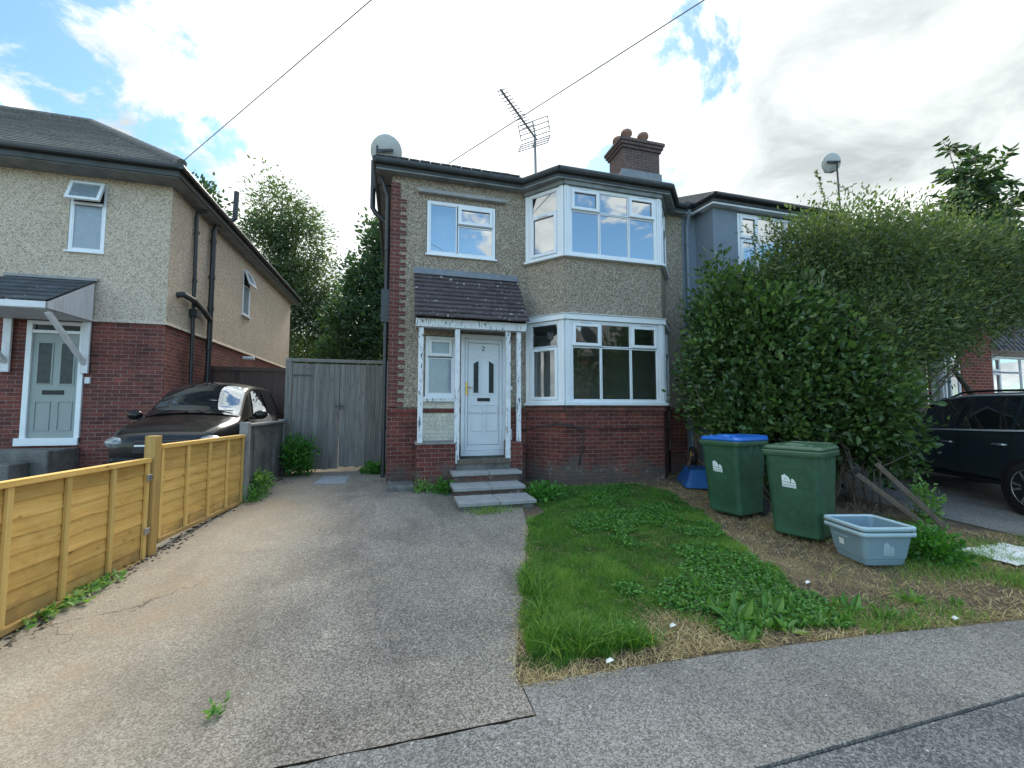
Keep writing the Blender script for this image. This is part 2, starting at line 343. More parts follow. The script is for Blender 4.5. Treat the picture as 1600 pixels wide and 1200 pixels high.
# ------------------------------------------------------------------ mesh helpers
class MB:
    def __init__(s): s.v = []; s.f = []; s.mi = []; s.rn = []; s.r = .5; s.m = 0
    def face(s, pts):
        b = len(s.v); s.v.extend(tuple(map(float, p)) for p in pts)
        s.f.append(tuple(range(b, b+len(pts)))); s.mi.append(s.m); s.rn.append(s.r)
    def mesh(s, verts, faces):
        b = len(s.v); s.v.extend(tuple(map(float, p)) for p in verts)
        for f in faces: s.f.append(tuple(b+i for i in f)); s.mi.append(s.m); s.rn.append(s.r)
    def hexa(s, p):    # 8 points: bottom 4 ccw, top 4
        s.mesh(p, [(3, 2, 1, 0), (4, 5, 6, 7), (0, 1, 5, 4), (1, 2, 6, 5), (2, 3, 7, 6), (3, 0, 4, 7)])
    def box(s, x0, x1, y0, y1, z0, z1):
        s.hexa([(x0, y0, z0), (x1, y0, z0), (x1, y1, z0), (x0, y1, z0), (x0, y0, z1), (x1, y0, z1), (x1, y1, z1), (x0, y1, z1)])
    def ob(s, o, a, b, c):   # oriented box: corner o and three edge vectors
        o, a, b, c = map(Vector, (o, a, b, c))
        if a.cross(b).dot(c) < 0: a, b = b, a
        s.hexa([o, o+a, o+a+b, o+b, o+c, o+a+c, o+a+b+c, o+b+c])
    def beam(s, p, q, w, h, up=(0, 0, 1)):
        p, q = Vector(p), Vector(q); d = (q-p).normalized(); sd = d.cross(Vector(up))
        if sd.length < 1e-4: sd = Vector((1, 0, 0))
        sd.normalize(); u = sd.cross(d)
        s.ob(p-sd*w/2-u*h/2, q-p, sd*w, u*h)
    def prism(s, poly, ext):   # polygon of 3-D points extruded by ext
        P = [Vector(p) for p in poly]; e = Vector(ext); n = len(P)
        nrm = Vector((0, 0, 0))
        for i in range(n): nrm += P[i].cross(P[(i+1) % n])
        if nrm.dot(e) > 0: P = P[::-1]
        s.mesh(P+[p+e for p in P], [tuple(range(n)), tuple(range(2*n-1, n-1, -1))]+[(i, n+i, n+(i+1) % n, (i+1) % n) for i in range(n)])
    def tube(s, path, r, n=8, cap=True):
        P = [Vector(p) for p in path]; rs = r if isinstance(r, (list, tuple)) else [r]*len(P)
        vs = []; fs = []; ref = None
        for i, p in enumerate(P):
            d = (P[min(i+1, len(P)-1)]-P[max(i-1, 0)])
            d = d.normalized() if d.length > 1e-9 else Vector((0, 0, 1))
            if ref is None: ref = Vector((1, 0, 0)) if abs(d.x) < .9 else Vector((0, 1, 0))
            a = (ref-d*ref.dot(d)).normalized(); b = d.cross(a); ref = a
            for k in range(n):
                t = 2*math.pi*k/n; vs.append(p+(a*math.cos(t)+b*math.sin(t))*rs[i])
        for i in range(len(P)-1):
            for k in range(n): fs.append((i*n+k, i*n+(k+1) % n, (i+1)*n+(k+1) % n, (i+1)*n+k))
        if cap: fs += [tuple(range(n-1, -1, -1)), tuple(range((len(P)-1)*n, len(P)*n))]
        s.mesh(vs, fs)
    def lathe(s, prof, c, n=20, axis=(0, 0, 1)):
        ax = Vector(axis).normalized(); a = ax.orthogonal().normalized(); b = ax.cross(a); c = Vector(c)
        vs = [c+ax*z+(a*math.cos(2*math.pi*k/n)+b*math.sin(2*math.pi*k/n))*r for r, z in prof for k in range(n)]
        fs = [(i*n+k, i*n+(k+1) % n, (i+1)*n+(k+1) % n, (i+1)*n+k) for i in range(len(prof)-1) for k in range(n)]
        s.mesh(vs, fs)
    def wall(s, o, u, L, z0, z1, holes=(), n=None, reveal=.1):
        """flat wall from o along unit u, length L, with rectangular holes (u0,u1,z0,z1) and reveals going back against n"""
        u = Vector(u); o = Vector(o); n = Vector(n)
        us = sorted({0, L, *[h[0] for h in holes], *[h[1] for h in holes]}); zs = sorted({z0, z1, *[h[2] for h in holes], *[h[3] for h in holes]})
        P = lambda a, z, d=0: (o+u*a-n*d)[:2]+(z,)
        flip = u.cross(Vector((0, 0, 1))).dot(n) < 0
        def q(a, b, c, d): s.face((d, c, b, a) if flip else (a, b, c, d))
        for a, b in zip(us, us[1:]):
            for c, d in zip(zs, zs[1:]):
                if any(h[0] <= a and b <= h[1] and h[2] <= c and d <= h[3] for h in holes): continue
                q(P(a, c), P(b, c), P(b, d), P(a, d))
        for a, b, c, d in holes:
            q(P(a, c, 0), P(a, d, 0), P(a, d, reveal), P(a, c, reveal)); q(P(b, c, reveal), P(b, d, reveal), P(b, d, 0), P(b, c, 0))
            q(P(a, d, 0), P(b, d, 0), P(b, d, reveal), P(a, d, reveal)); q(P(a, c, reveal), P(b, c, reveal), P(b, c, 0), P(a, c, 0))
    def build(s, name, mats, parent=None, smooth=False, bevel=0.0, seg=2, angle=40):
        if not isinstance(mats, (list, tuple)): mats = [mats]
        me = bpy.data.meshes.new(name); me.from_pydata(s.v, [], s.f); me.update()
        for mm in mats: me.materials.append(M[mm] if isinstance(mm, str) else mm)
        me.polygons.foreach_set('material_index', s.mi)
        at = me.attributes.new('rnd', 'FLOAT', 'FACE'); at.data.foreach_set('value', s.rn)
        uv = me.uv_layers.new(name='uv').data
        for p in me.polygons:
            nn = p.normal
            if abs(nn.z) > .8: t, bt = Vector((1, 0, 0)), Vector((0, 1, 0))
            else:
                t = Vector((-nn.y, nn.x, 0)).normalized(); bt = Vector((0, 0, 1))
            for li in p.loop_indices:
                co = me.vertices[me.loops[li].vertex_index].co; uv[li].uv = (co.dot(t), co.dot(bt))
        if smooth: me.polygons.foreach_set('use_smooth', [True]*len(me.polygons))
        o = bpy.data.objects.new(name, me); COL.objects.link(o)
        if parent is not None:
            o.parent = parent
            if parent.type == 'EMPTY' and parent.get('_world'): o.location = -Vector(parent.location)
        if bevel:
            b = o.modifiers.new('bevel', 'BEVEL'); b.width = bevel; b.segments = seg; b.limit_method = 'ANGLE'; b.angle_limit = R(angle)
        return o

def tag(o, label, cat, group=None, kind=None):
    if label: o['label'] = label
    if cat: o['category'] = cat
    if group: o['group'] = group
    if kind: o['kind'] = kind
    return o
def thing(name, label, cat, loc=(0, 0, 0), rz=0, group=None, world=True):
    o = bpy.data.objects.new(name, None); COL.objects.link(o); o.empty_display_size = .2
    o.location = loc; o.rotation_euler = (0, 0, rz)
    if world and rz == 0: o['_world'] = 1
    return tag(o, label, cat, group)
def struct(o): o['kind'] = 'structure'; return o
def copy_tree(root, loc, rz, label, group=None):
    r = root.copy(); COL.objects.link(r); r.location = loc; r.rotation_euler = (0, 0, rz); r['label'] = label
    if group: r['group'] = group
    for ch in root.children:
        c = ch.copy(); COL.objects.link(c); c.parent = r
        for g in ch.children:
            d = g.copy(); COL.objects.link(d); d.parent = c
    return r
def gz(y): return max(0.0, .048*(min(y, 14)-2.9))

# arrays of leaves / blades ------------------------------------------------
def arrmesh(name, V, F, mat, rn, parent=None, smooth=False):
    me = bpy.data.meshes.new(name)
    nv = len(V); nf = len(F); k = F.shape[1]
    me.vertices.add(nv); me.vertices.foreach_set('co', V.astype(np.float32).ravel())
    me.loops.add(nf*k); me.loops.foreach_set('vertex_index', F.astype(np.int32).ravel())
    me.polygons.add(nf); me.polygons.foreach_set('loop_start', np.arange(0, nf*k, k, dtype=np.int32))
    me.update(calc_edges=True)
    me.materials.append(M[mat])
    a = me.attributes.new('rnd', 'FLOAT', 'FACE'); a.data.foreach_set('value', rn.astype(np.float32))
    if smooth: me.polygons.foreach_set('use_smooth', [True]*nf)
    o = bpy.data.objects.new(name, me); COL.objects.link(o)
    if parent is not None:
        o.parent = parent
        if parent.get('_world'): o.location = -Vector(parent.location)
    return o
def unit(a): return a/np.maximum(np.linalg.norm(a, axis=-1, keepdims=True), 1e-9)
def leaves(name, mat, P, D, L, parent=None, aspect=.5, fold=.25, droop=.15, rn=None, seed=1, up=None):
    """P base points, D leaf directions, L lengths; each leaf six points and two folded halves"""
    g = np.random.RandomState(seed); N = len(P); D = unit(D); L = L[:, None]
    ref = g.normal(size=(N, 3)) if up is None else up+g.normal(size=(N, 3))*.35
    sd = unit(np.cross(D, ref)); nn = np.cross(sd, D); w = L*aspect*.5
    tip = P+D*L-nn*L*droop
    pts = [P, P+D*L*.32+sd*w+nn*w*fold, P+D*L*.7+sd*w*.8+nn*(w*fold-L*droop*.4), tip, P+D*L*.7-sd*w*.8+nn*(w*fold-L*droop*.4), P+D*L*.32-sd*w+nn*w*fold]
    V = np.stack(pts, 1).reshape(-1, 3)
    i = np.arange(N)[:, None]*6
    F = np.concatenate([i+np.array([[0, 1, 2, 3]]), i+np.array([[0, 3, 4, 5]])], 1).reshape(-1, 4)
    rn = g.rand(N) if rn is None else rn
    return arrmesh(name, V, F, mat, np.repeat(rn, 2), parent)
def blades(name, mat, P, H, lean, wid, parent=None, rn=None, seed=1):
    g = np.random.RandomState(seed); N = len(P); a = g.rand(N)*2*np.pi
    sd = np.stack([np.cos(a), np.sin(a), 0*a], 1); b = g.rand(N)*2*np.pi
    ln = np.stack([np.cos(b), np.sin(b), 0*a], 1)*(lean*H)[:, None]
    up = np.array([[0, 0, 1.0]]); H = H[:, None]; wid = wid[:, None]
    mid = P+up*H*.55+ln*.35; tip = P+up*H*(1-.25*np.minimum(1, lean[:, None]))+ln
    pts = [P-sd*wid, P+sd*wid, mid+sd*wid*.7, mid-sd*wid*.7, tip+sd*wid*.12, tip-sd*wid*.12]
    V = np.stack(pts, 1).reshape(-1, 3); i = np.arange(N)[:, None]*6
    F = np.concatenate([i+np.array([[0, 1, 2, 3]]), i+np.array([[3, 2, 4, 5]])], 1).reshape(-1, 4)
    rn = g.rand(N) if rn is None else rn
    return arrmesh(name, V, F, mat, np.repeat(rn, 2), parent)
def inpoly(x, y, poly):
    r = np.zeros(len(x), bool); n = len(poly)
    for i in range(n):
        x0, y0 = poly[i]; x1, y1 = poly[(i+1) % n]
        if y0 == y1: continue
        c = ((y0 > y) != (y1 > y)) & (x < (x1-x0)*(y-y0)/(y1-y0)+x0); r ^= c
    return r
def vnoise(x, y, s, seed=0):
    g = np.random.RandomState(seed); T = g.rand(64, 64)
    def o(x, y):
        xi = np.floor(x).astype(int); yi = np.floor(y).astype(int); fx = x-xi; fy = y-yi; fx = fx*fx*(3-2*fx); fy = fy*fy*(3-2*fy)
        q = lambda a, b: T[a % 64, b % 64]
        return (q(xi, yi)*(1-fx)+q(xi+1, yi)*fx)*(1-fy)+(q(xi, yi+1)*(1-fx)+q(xi+1, yi+1)*fx)*fy
    return .6*o(x*s, y*s)+.4*o(x*s*2.3+7, y*s*2.3+3)
def gza(y): return np.maximum(0, .048*(np.minimum(y, 14)-2.9))

# windows ------------------------------------------------------------------
def window(o, u, n, Wd, H, rects, parent, glass='glass', name='window', frame='upvc', t=.05, sill=True, sash=.045, label=None, front=.02):
    """rects: (u0,u1,v0,v1,opener) in metres from the lower left corner"""
    o, u, n = Vector(o), Vector(u), Vector(n); z = Vector((0, 0, 1)); f = MB(); g = MB()
    def bar(a, b, c, d, d0, d1): f.ob(o+u*a+z*c+n*d0, u*(b-a), z*(d-c), n*(d1-d0))
    bar(0, t, 0, H, -.05, front); bar(Wd-t, Wd, 0, H, -.05, front); bar(t, Wd-t, 0, t, -.05, front); bar(t, Wd-t, H-t, H, -.05, front)
    for a, b, c, d, op in rects:
        k = .02; a2, b2, c2, d2 = max(a, t), min(b, Wd-t), max(c, t), min(d, H-t)
        for (p, q, r, s_) in ((a2, a2+k, c2, d2), (b2-k, b2, c2, d2), (a2+k, b2-k, c2, c2+k), (a2+k, b2-k, d2-k, d2)): bar(p, q, r, s_, -.05, front-.003)
        e = k
        if op:
            e = k+sash; m_ = .008
            for (p, q, r, s_) in ((a2+m_, a2+e, c2+m_, d2-m_), (b2-e, b2-m_, c2+m_, d2-m_), (a2+e, b2-e, c2+m_, c2+e), (a2+e, b2-e, d2-e, d2-m_)): bar(p, q, r, s_, front-.003, front+.028)
        dd = .0 if not op else .012
        g.face([o+u*(a2+e)+z*(c2+e)+n*dd, o+u*(b2-e)+z*(c2+e)+n*dd, o+u*(b2-e)+z*(d2-e)+n*dd, o+u*(a2+e)+z*(d2-e)+n*dd])
    fr = f.build(name, frame, parent, bevel=.006, seg=2)
    if label: fr['label'] = label
    g.build('pane', glass, fr)
    if sill:
        sm = MB(); sm.ob(o-u*.03-z*.035-n*.05, u*(Wd+.06), z*.033, n*.12); sm.build('sill', frame, fr, bevel=.005)
    return fr
# ================================================================== GROUND
b = MB()
rows = [-120, -40, 1.58, 1.72, 2.9, 4, 5.5, 7, 9, 11, 14, 30, 90, 400]
zr = lambda y: -.07 if y <= 1.6 else gz(y)-.014
for y0, y1 in zip(rows, rows[1:]):
    xs = [-300, -40, -10, 0, 5, 10, 40, 300]
    for x0, x1 in zip(xs, xs[1:]): b.face([(x0, y0, zr(y0)), (x1, y0, zr(y0)), (x1, y1, zr(y1)), (x0, y1, zr(y1))])
struct(b.build('ground', 'soil'))
b = MB()
drv = [(2.115, -2.75, .70), (2.45, -2.72, .69), (2.9, -2.70, .84), (3.3, -2.66, 1.0), (3.74, -2.62, 1.13), (4.88, -2.50, 1.54), (6.7, -2.36, 1.95), (7.76, -2.28, 2.0), (7.77, -2.28, -.16), (9.4, -2.2, -.16), (13.9, -2.2, -.16), (20, -2.2, -.16)]
for (y0, a0, b0), (y1, a1, b1) in zip(drv, drv[1:]):
    m0, m1 = (a0+b0)/2, (a1+b1)/2
    b.face([(a0, y0, gz(y0)), (m0, y0, gz(y0)), (m1, y1, gz(y1)), (a1, y1, gz(y1))]); b.face([(m0, y0, gz(y0)), (b0, y0, gz(y0)), (b1, y1, gz(y1)), (m1, y1, gz(y1))])
struct(b.build('driveway', 'asphalt'))
b = MB()
pave_edge = [(.717, 2.36), (1.3, 2.34), (2.03, 2.31), (3.2, 2.22), (4.48, 2.08), (6.5, 1.95), (30, 1.9)]
rg = random.Random(12); xs = [-30]+[-3+i*.06 for i in range(62)]+[.705]; ys = [2.106+rg.uniform(-.009, .006) for _ in xs]
for (x0, y0), (x1, y1) in zip(zip(xs, ys), zip(xs[1:], ys[1:])): b.hexa([(x0, 1.565, -.06), (x1, 1.565, -.06), (x1, y1, -.06), (x0, y0, -.06), (x0, 1.565, -.002), (x1, 1.565, -.002), (x1, y1, -.002), (x0, y0, -.002)])
for (x0, y0), (x1, y1) in zip(pave_edge, pave_edge[1:]): b.hexa([(x0-.012, 1.565, -.06), (x1-.012, 1.565, -.06), (x1-.012, y1, -.06), (x0-.012, y0, -.06), (x0-.012, 1.565, -.002), (x1-.012, 1.565, -.002), (x1-.012, y1, -.002), (x0-.012, y0, -.002)])
struct(b.build('pavement', 'pavement'))
b = MB(); b.box(-60, 60, -6.5, 1.556, -.068, -.014); struct(b.build('road', 'road'))
# neighbour drive under the dark car
b = MB()
for y0, y1 in ((1.98, 2.9), (2.9, 5), (5, 7.7)): b.face([(7.35, y0, gz(y0)-.004), (12.4, y0, gz(y0)-.004), (12.4, y1, gz(y1)-.004), (7.35, y1, gz(y1)-.004)])
struct(b.build('neighbour_driveway', 'pavement'))
b = MB()
for y0, y1 in ((4.2, 7), (7, 14), (14, 21)): b.face([(-9.5, y0, gz(y0)+.12), (-2.75+.03*(y0-4.2), y0, gz(y0)+.12), (-2.75+.03*(y1-4.2), y1, gz(y1)+.12), (-9.5, y1, gz(y1)+.12)])
struct(b.build('side_driveway', 'concrete_dark'))

# ================================================================== MAIN HOUSE
FY = 7.75
house = thing('semi_detached_house', 'pebbledashed semi-detached house with two-storey white bay and tiled porch, in the middle', 'house', (2.9, FY, .2))
BAY = [(2.41, 7.75), (2.96, 7.10), (5.03, 7.10), (5.60, 7.75)]
def bayface(i):
    a, c = Vector((*BAY[i], 0)), Vector((*BAY[i+1], 0)); u = (c-a); L = u.length; u.normalize(); return a, u, L, Vector((u.y, -u.x, 0))
w1 = MB()
w1.wall((-.17, FY, 0), (1, 0, 0), 2.58, 1.60, 6.02, [(.17+.46, .17+1.79, 4.45, 5.50), (.17+.46, .17+1.03, 1.78, 2.93), (.17+1.12, .17+2.0, 1.60, 3.0)], (0, -1, 0), .1)
w1.wall((5.60, FY, 0), (1, 0, 0), .45, 1.60, 6.02, (), (0, -1, 0))
w1.wall((-.17, 17, 0), (0, -1, 0), 9.25, .1, 6.02, (), (-1, 0, 0))
w1.wall((6.05, 17, 0), (-1, 0, 0), 6.22, .1, 6.02, (), (0, 1, 0))
for i in range(3):
    a, u, L, n = bayface(i); w1.wall(a, u, L, 3.335, 4.42, (), n)
w1.build('wall', 'pebble', house)
b = MB()
b.wall((-.185, FY-.018, 0), (1, 0, 0), 2.58, .05, 1.50, [(1.30, 2.185, .62, 1.50)], (0, -1, 0), .12)
b.wall((5.62, FY-.018, 0), (1, 0, 0), .43, .05, 1.50, (), (0, -1, 0))
b.wall((-.185, 17, 0), (0, -1, 0), 9.268, .05, 1.50, (), (-1, 0, 0))
for i in range(3):
    a, u, L, n = bayface(i); b.wall(a, u, L, .05, 1.53, (), n)
# projecting course under the render and under the bay sill
b.box(-.205, 1.11, FY-.045, FY-.002, 1.505, 1.585); b.box(2.02, 2.42, FY-.045, FY-.002, 1.505, 1.585); b.box(5.66, 6.05, FY-.045, FY-.002, 1.505, 1.585)
for i in range(3):
    a, u, L, n = bayface(i); b.ob(a+u*.012+n*.0+Vector((0, 0, 1.535)), u*(L-.024), n*.04, Vector((0, 0, .085)))
b.build('brick_base', 'brick', house)
b = MB(); b.wall((.42, FY-.028, 0), (1, 0, 0), .69, .92, 1.70, (), (0, -1, 0)); b.build('painted_brick', 'brick_cream', house)
# toothed brick quoin on the left corner
b = MB(); b.box(-.185, -.02, FY-.014, FY+.3, 1.60, 5.75)
k = 0; z = 1.62
while z < 5.5:
    b.box(-.018, .10 if k % 2 else .085, FY-.013, FY+.01, z, z+.078); z += .15; k += 1
b.build('quoin', 'quoin', house)
# eaves: fascia, soffit, gutter, roof
EV = [(-.45, 7.52), (2.28, 7.52), (2.80, 6.93), (5.21, 6.93), (5.78, 7.52), (6.06, 7.52)]
def strip(pts, z0, z1, dy0, dy1, mb):      # board running along the eaves line
    for (xa, ya), (xb, yb) in zip(pts, pts[1:]):
        mb.hexa([(xa, ya+dy0, z0), (xb, yb+dy0, z0), (xb, yb+dy1, z0), (xa, ya+dy1, z0), (xa, ya+dy0, z1), (xb, yb+dy0, z1), (xb, yb+dy1, z1), (xa, ya+dy1, z1)])
b = MB(); strip(EV, 5.905, 6.03, .055, .09, b); b.box(-.45, -.42, 7.60, 17.3, 5.905, 6.03); b.build('fascia', 'darkroof', house)
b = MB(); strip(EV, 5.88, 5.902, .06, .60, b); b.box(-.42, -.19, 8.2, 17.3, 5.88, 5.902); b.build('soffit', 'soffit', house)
b = MB()
for (xa, ya), (xb, yb) in zip(EV, EV[1:]): b.tube([(xa, ya, 6.02), (xb, yb, 6.02)], .055, 10)
b.tube([(-.46, 7.5, 6.02), (-.46, 17.3, 6.02)], .055, 10); b.build('gutter', 'darkroof', house)
b = MB()
ridge = [(3.0, 11.8, 7.95), (6.06, 11.8, 7.95)]
E0 = 6.085
for (xa, ya), (xb, yb) in zip(EV, EV[1:]):
    xm0, xm1 = np.interp([xa, xb], [-.45, 6.06], [3.0, 6.06])
    b.face([(xa, ya, E0), (xb, yb, E0), (xm1, 11.8, 7.95), (xm0, 11.8, 7.95)]); b.face([(xa, ya, E0-.03), (xa, ya, E0), (xb, yb, E0), (xb, yb, E0-.03)])
b.face([(-.45, 17.3, E0), (-.45, 7.52, E0), (3.0, 11.8, 7.95)]); b.face([(6.06, 17.3, E0), (-.45, 17.3, E0), (3.0, 11.8, 7.95), (6.06, 11.8, 7.95)])
b.r = .7
for i in range(34):      # tile noses along the eaves, a little uneven
    x0 = -.45+i*.19
    if x0 < 2.1: b.box(x0+.004, x0+.186, 7.47, 7.66, 6.072, 6.088+.008*((i*7) % 5)/5)
rf = b.build('roof', 'rooftile', house)
# chimney on the party wall
b = MB(); b.box(5.56, 6.66, 9.35, 10.05, 6.2, 8.42); b.build('chimney', 'brick_chim', house); ch = house.children[-1]
b = MB()
b.box(5.52, 6.70, 9.31, 10.09, 8.424, 8.50); b.box(5.48, 6.74, 9.27, 10.13, 8.504, 8.58); b.box(5.45, 6.77, 9.24, 10.16, 8.584, 8.66); b.box(5.50, 6.72, 9.29, 10.11, 8.664, 8.70)
b.build('chimney_cap', 'brick_chim', ch)
for x, y in ((5.80, 9.55), (6.30, 9.55), (5.74, 9.88)):
    b = MB(); b.lathe([(.0, .0), (.12, 0), (.11, .22), (.15, .24), (.15, .30), (.13, .34), (.07, .35), (.0, .35)], (x, y, 8.69), 18); b.build('chimney_pot', 'pot', ch, smooth=True)
b = MB(); b.box(5.51, 6.71, 9.325, 9.345, 7.3, 7.84); b.box(5.535, 5.555, 9.35, 9.9, 7.3, 7.81); b.build('flashing', 'lead', ch)
# landing window, lintel
window((.47, FY+.02, 4.47), (1, 0, 0), (0, -1, 0), 1.31, 1.03, [(0, .56, 0, 1.03, False), (.58, 1.31, .62, 1.03, True), (.58, 1.31, 0, .60, False)], house, 'glass_up')
b = MB(); b.box(.30, 1.97, FY-.10, FY+.02, 5.60, 5.67); b.build('lintel', 'slab', house, bevel=.008)
# porch window
window((.47, FY+.03, 1.80), (1, 0, 0), (0, -1, 0), .55, 1.12, [(0, .55, .74, 1.12, True), (0, .55, 0, .72, False)], house, 'frost')
b = MB(); b.box(.42, 1.08, FY-.07, FY-.001, 1.705, 1.765); b.build('window_ledge', 'peel', house)
# bay windows: three lights in front, one each side, on both floors
for z0, z1, tr, gl in ((1.685, 3.23, 2.74, 'glass'), (4.46, 5.80, 5.34, 'glass_up')):
    H = z1-z0; v = tr-z0
    for i in range(3):
        a, u, L, n = bayface(i); e = .085
        o = a+u*e+Vector((0, 0, z0)); wd = L-2*e
        if i == 1:
            c = wd/3; rects = []
            for k in range(3): rects += [(k*c+(.0 if k == 0 else .008), (k+1)*c, v, H, k != 1), (k*c+(.0 if k == 0 else .008), (k+1)*c, 0, v-.01, False)]
        else: rects = [(0, wd, v, H, False), (0, wd, 0, v-.01, True)]
        fr = window(o, u, n, wd, H, rects, house, gl, 'bay_window', sill=False)
        for (p, q, r_, s_, op) in rects:                     # trickle vents
            if op: b = MB(); b.ob(o+u*((p+q)/2-.11)+Vector((0, 0, s_-.05))+n*.049, u*.22, Vector((0, 0, .018)), n*.012); b.build('trickle_vent', 'upvc_trim', fr)
    for j in (1, 2):                                          # ribbed corner posts
        b = MB()
        for i, sg in ((j-1, 1), (j, 0)):
            a, u, L, n = bayface(i); st = a+u*(L-.083) if sg else a+u*.001
            for q in range(2): b.ob(st+u*(.041*q)+Vector((0, 0, z0))-n*.05, u*.038, n*(.085+.008*q), Vector((0, 0, H)))
        b.build('corner_post', 'upvc', house, bevel=.004)
    for i, sg in ((0, 0), (2, 1)):
        b = MB()
        a, u, L, n = bayface(i); st = a+u*(L-.083) if sg else a+u*.002
        b.ob(st+Vector((0, 0, z0))-n*.05, u*.08, n*.075, Vector((0, 0, H))); b.build('corner_post', 'upvc', house, bevel=.004)
    b = MB()
    for i in range(3):
        a, u, L, n = bayface(i); sa = 0 if i == 0 else -.02; sb = L+.02 if i < 2 else L
        b.ob(a+u*sa+Vector((0, 0, z0-.045))-n*.03, u*(sb-sa), n*(.12+.001*i), Vector((0, 0, .042)))
    b.build('bay_sill', 'upvc', house, bevel=.004)
    b = MB()
    for i in range(3):
        a, u, L, n = bayface(i); sa = .0 if i == 0 else -.02; sb = L+.02 if i < 2 else L
        hh = .10 if z0 < 3 else .085
        b.ob(a+u*sa+Vector((0, 0, z1+.003))-n*.03, u*(sb-sa), n*(.10+.001*i), Vector((0, 0, hh)))
        if z0 < 3: b.ob(a+u*sa+Vector((0, 0, z1+.105))-n*.02, u*(sb-sa), n*(.115+.001*i), Vector((0, 0, .012)))
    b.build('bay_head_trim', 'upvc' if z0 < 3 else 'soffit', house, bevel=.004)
# rooms seen through the glass
def room(x0, x1, y1, z0, z1, mat, front=True):
    b = MB(); P = [(2.5, 7.82), (3.02, 7.22), (4.97, 7.22), (5.52, 7.82)]
    fl = [(x0, 7.86), *P, (x1, 7.86), (x1, y1), (x0, y1)]
    b.face([(x, y, z0) for x, y in fl]); b.face([(x, y, z1) for x, y in fl[::-1]])
    b.face([(x0, y1, z0), (x1, y1, z0), (x1, y1, z1), (x0, y1, z1)]); b.face([(x0, 7.86, z0), (x0, y1, z0), (x0, y1, z1), (x0, 7.86, z1)]); b.face([(x1, y1, z0), (x1, 7.86, z0), (x1, 7.86, z1), (x1, y1, z1)])
    b.box(x0+.05, x0+.42, y1-1.7, y1-.3, z0, z1-.02) if front else None
    return b.build('room', mat, house)
room(2.3, 5.9, 11.4, .70, 3.27, 'interior'); room(2.3, 5.9, 10.8, 3.5, 5.84, 'interior_up', False)
b = MB(); b.box(.40, 1.85, FY+.3, FY+.32, 4.3, 5.6); b.build('blind', 'curtain', house)
b = MB(); b.box(.30, 2.1, FY+.22, FY+.24, .5, 3.1); b.build('hall_wall', 'interior', house)
# ---- front door
b = MB()
b.box(1.125, 1.195, FY-.035, FY+.06, .70, 2.985); b.box(1.925, 1.995, FY-.035, FY+.06, .70, 2.985); b.box(1.195, 1.925, FY-.035, FY+.06, 2.90, 2.985); b.box(1.195, 1.925, FY-.045, FY+.06, .70, .80)
dfr = b.build('front_door', 'door_white', house, bevel=.006)
b = MB()
b.box(1.20, 1.255, FY-.012, FY+.04, .805, 2.895); b.box(1.865, 1.92, FY-.012, FY+.04, .805, 2.895); b.box(1.255, 1.865, FY-.012, FY+.04, 2.825, 2.895); b.box(1.255, 1.865, FY-.012, FY+.04, .805, .90)
b.box(1.262, 1.858, FY+.004, FY+.035, .907, 2.818)
for x0, x1 in ((1.30, 1.53), (1.59, 1.82)):
    for (a, c, d, e) in ((x0, x0+.016, 1.16, 1.66), (x1-.016, x1, 1.16, 1.66), (x0+.016, x1-.016, 1.16, 1.176), (x0+.016, x1-.016, 1.644, 1.66)): b.box(a, c, FY-.012, FY+.003, d, e)
for sgn, x0, x1 in ((-1, 1.355, 1.47), (1, 1.65, 1.765)):     # raised surrounds of the two glass panels, heads sloping to the middle
    hi, lo = 2.51, 2.44
    zl, zr_ = (lo, hi) if sgn < 0 else (hi, lo)
    for (p, q) in (((x0, 1.86), (x0, zl)), ((x1, 1.86), (x1, zr_)), ((x0, 1.86), (x1, 1.86)), ((x0, zl), (x1, zr_))): b.beam((p[0], FY-.004, p[1]), (q[0], FY-.004, q[1]), .018, .03)
    b.beam((x0-.05 if sgn < 0 else x0-.04, FY, zl+.06+(.0 if sgn < 0 else .015)), (x1+.04 if sgn < 0 else x1+.05, FY, zr_+.06+(.015 if sgn < 0 else 0)), .012, .018)
lf = b.build('door_leaf', 'door_white', dfr, bevel=.003)
b = MB(); b.face([(1.362, FY+.0, 1.866), (1.463, FY, 1.866), (1.463, FY, 2.50), (1.362, FY, 2.44)]); b.face([(1.657, FY, 1.866), (1.758, FY, 1.866), (1.758, FY, 2.44), (1.657, FY, 2.50)]); b.build('glass_panel', 'frost_dark', dfr)
b = MB(); b.box(1.44, 1.68, FY-.016, FY+.01, 1.72, 1.78); b.build('letterbox', 'black', dfr, bevel=.004)
b = MB(); b.box(1.215, 1.25, FY-.03, FY-.012, 1.83, 2.07); b.tube([(1.232, FY-.03, 1.98), (1.232, FY-.07, 1.98), (1.25, FY-.075, 1.978), (1.34, FY-.072, 1.97)], .011, 8); b.build('door_handle', 'brass', dfr, smooth=False, bevel=.003)
# door number: a plain figure 2
b = MB(); zz = 2.68; P = [(1.528, zz+.062), (1.542, zz+.078), (1.562, zz+.078), (1.575, zz+.064), (1.572, zz+.048), (1.53, zz+.004), (1.578, zz+.004)]
for p, q in zip(P, P[1:]): b.beam((p[0], FY+.002, p[1]), (q[0], FY+.002, q[1]), .008, .012)
b.build('door_number', 'black', dfr)
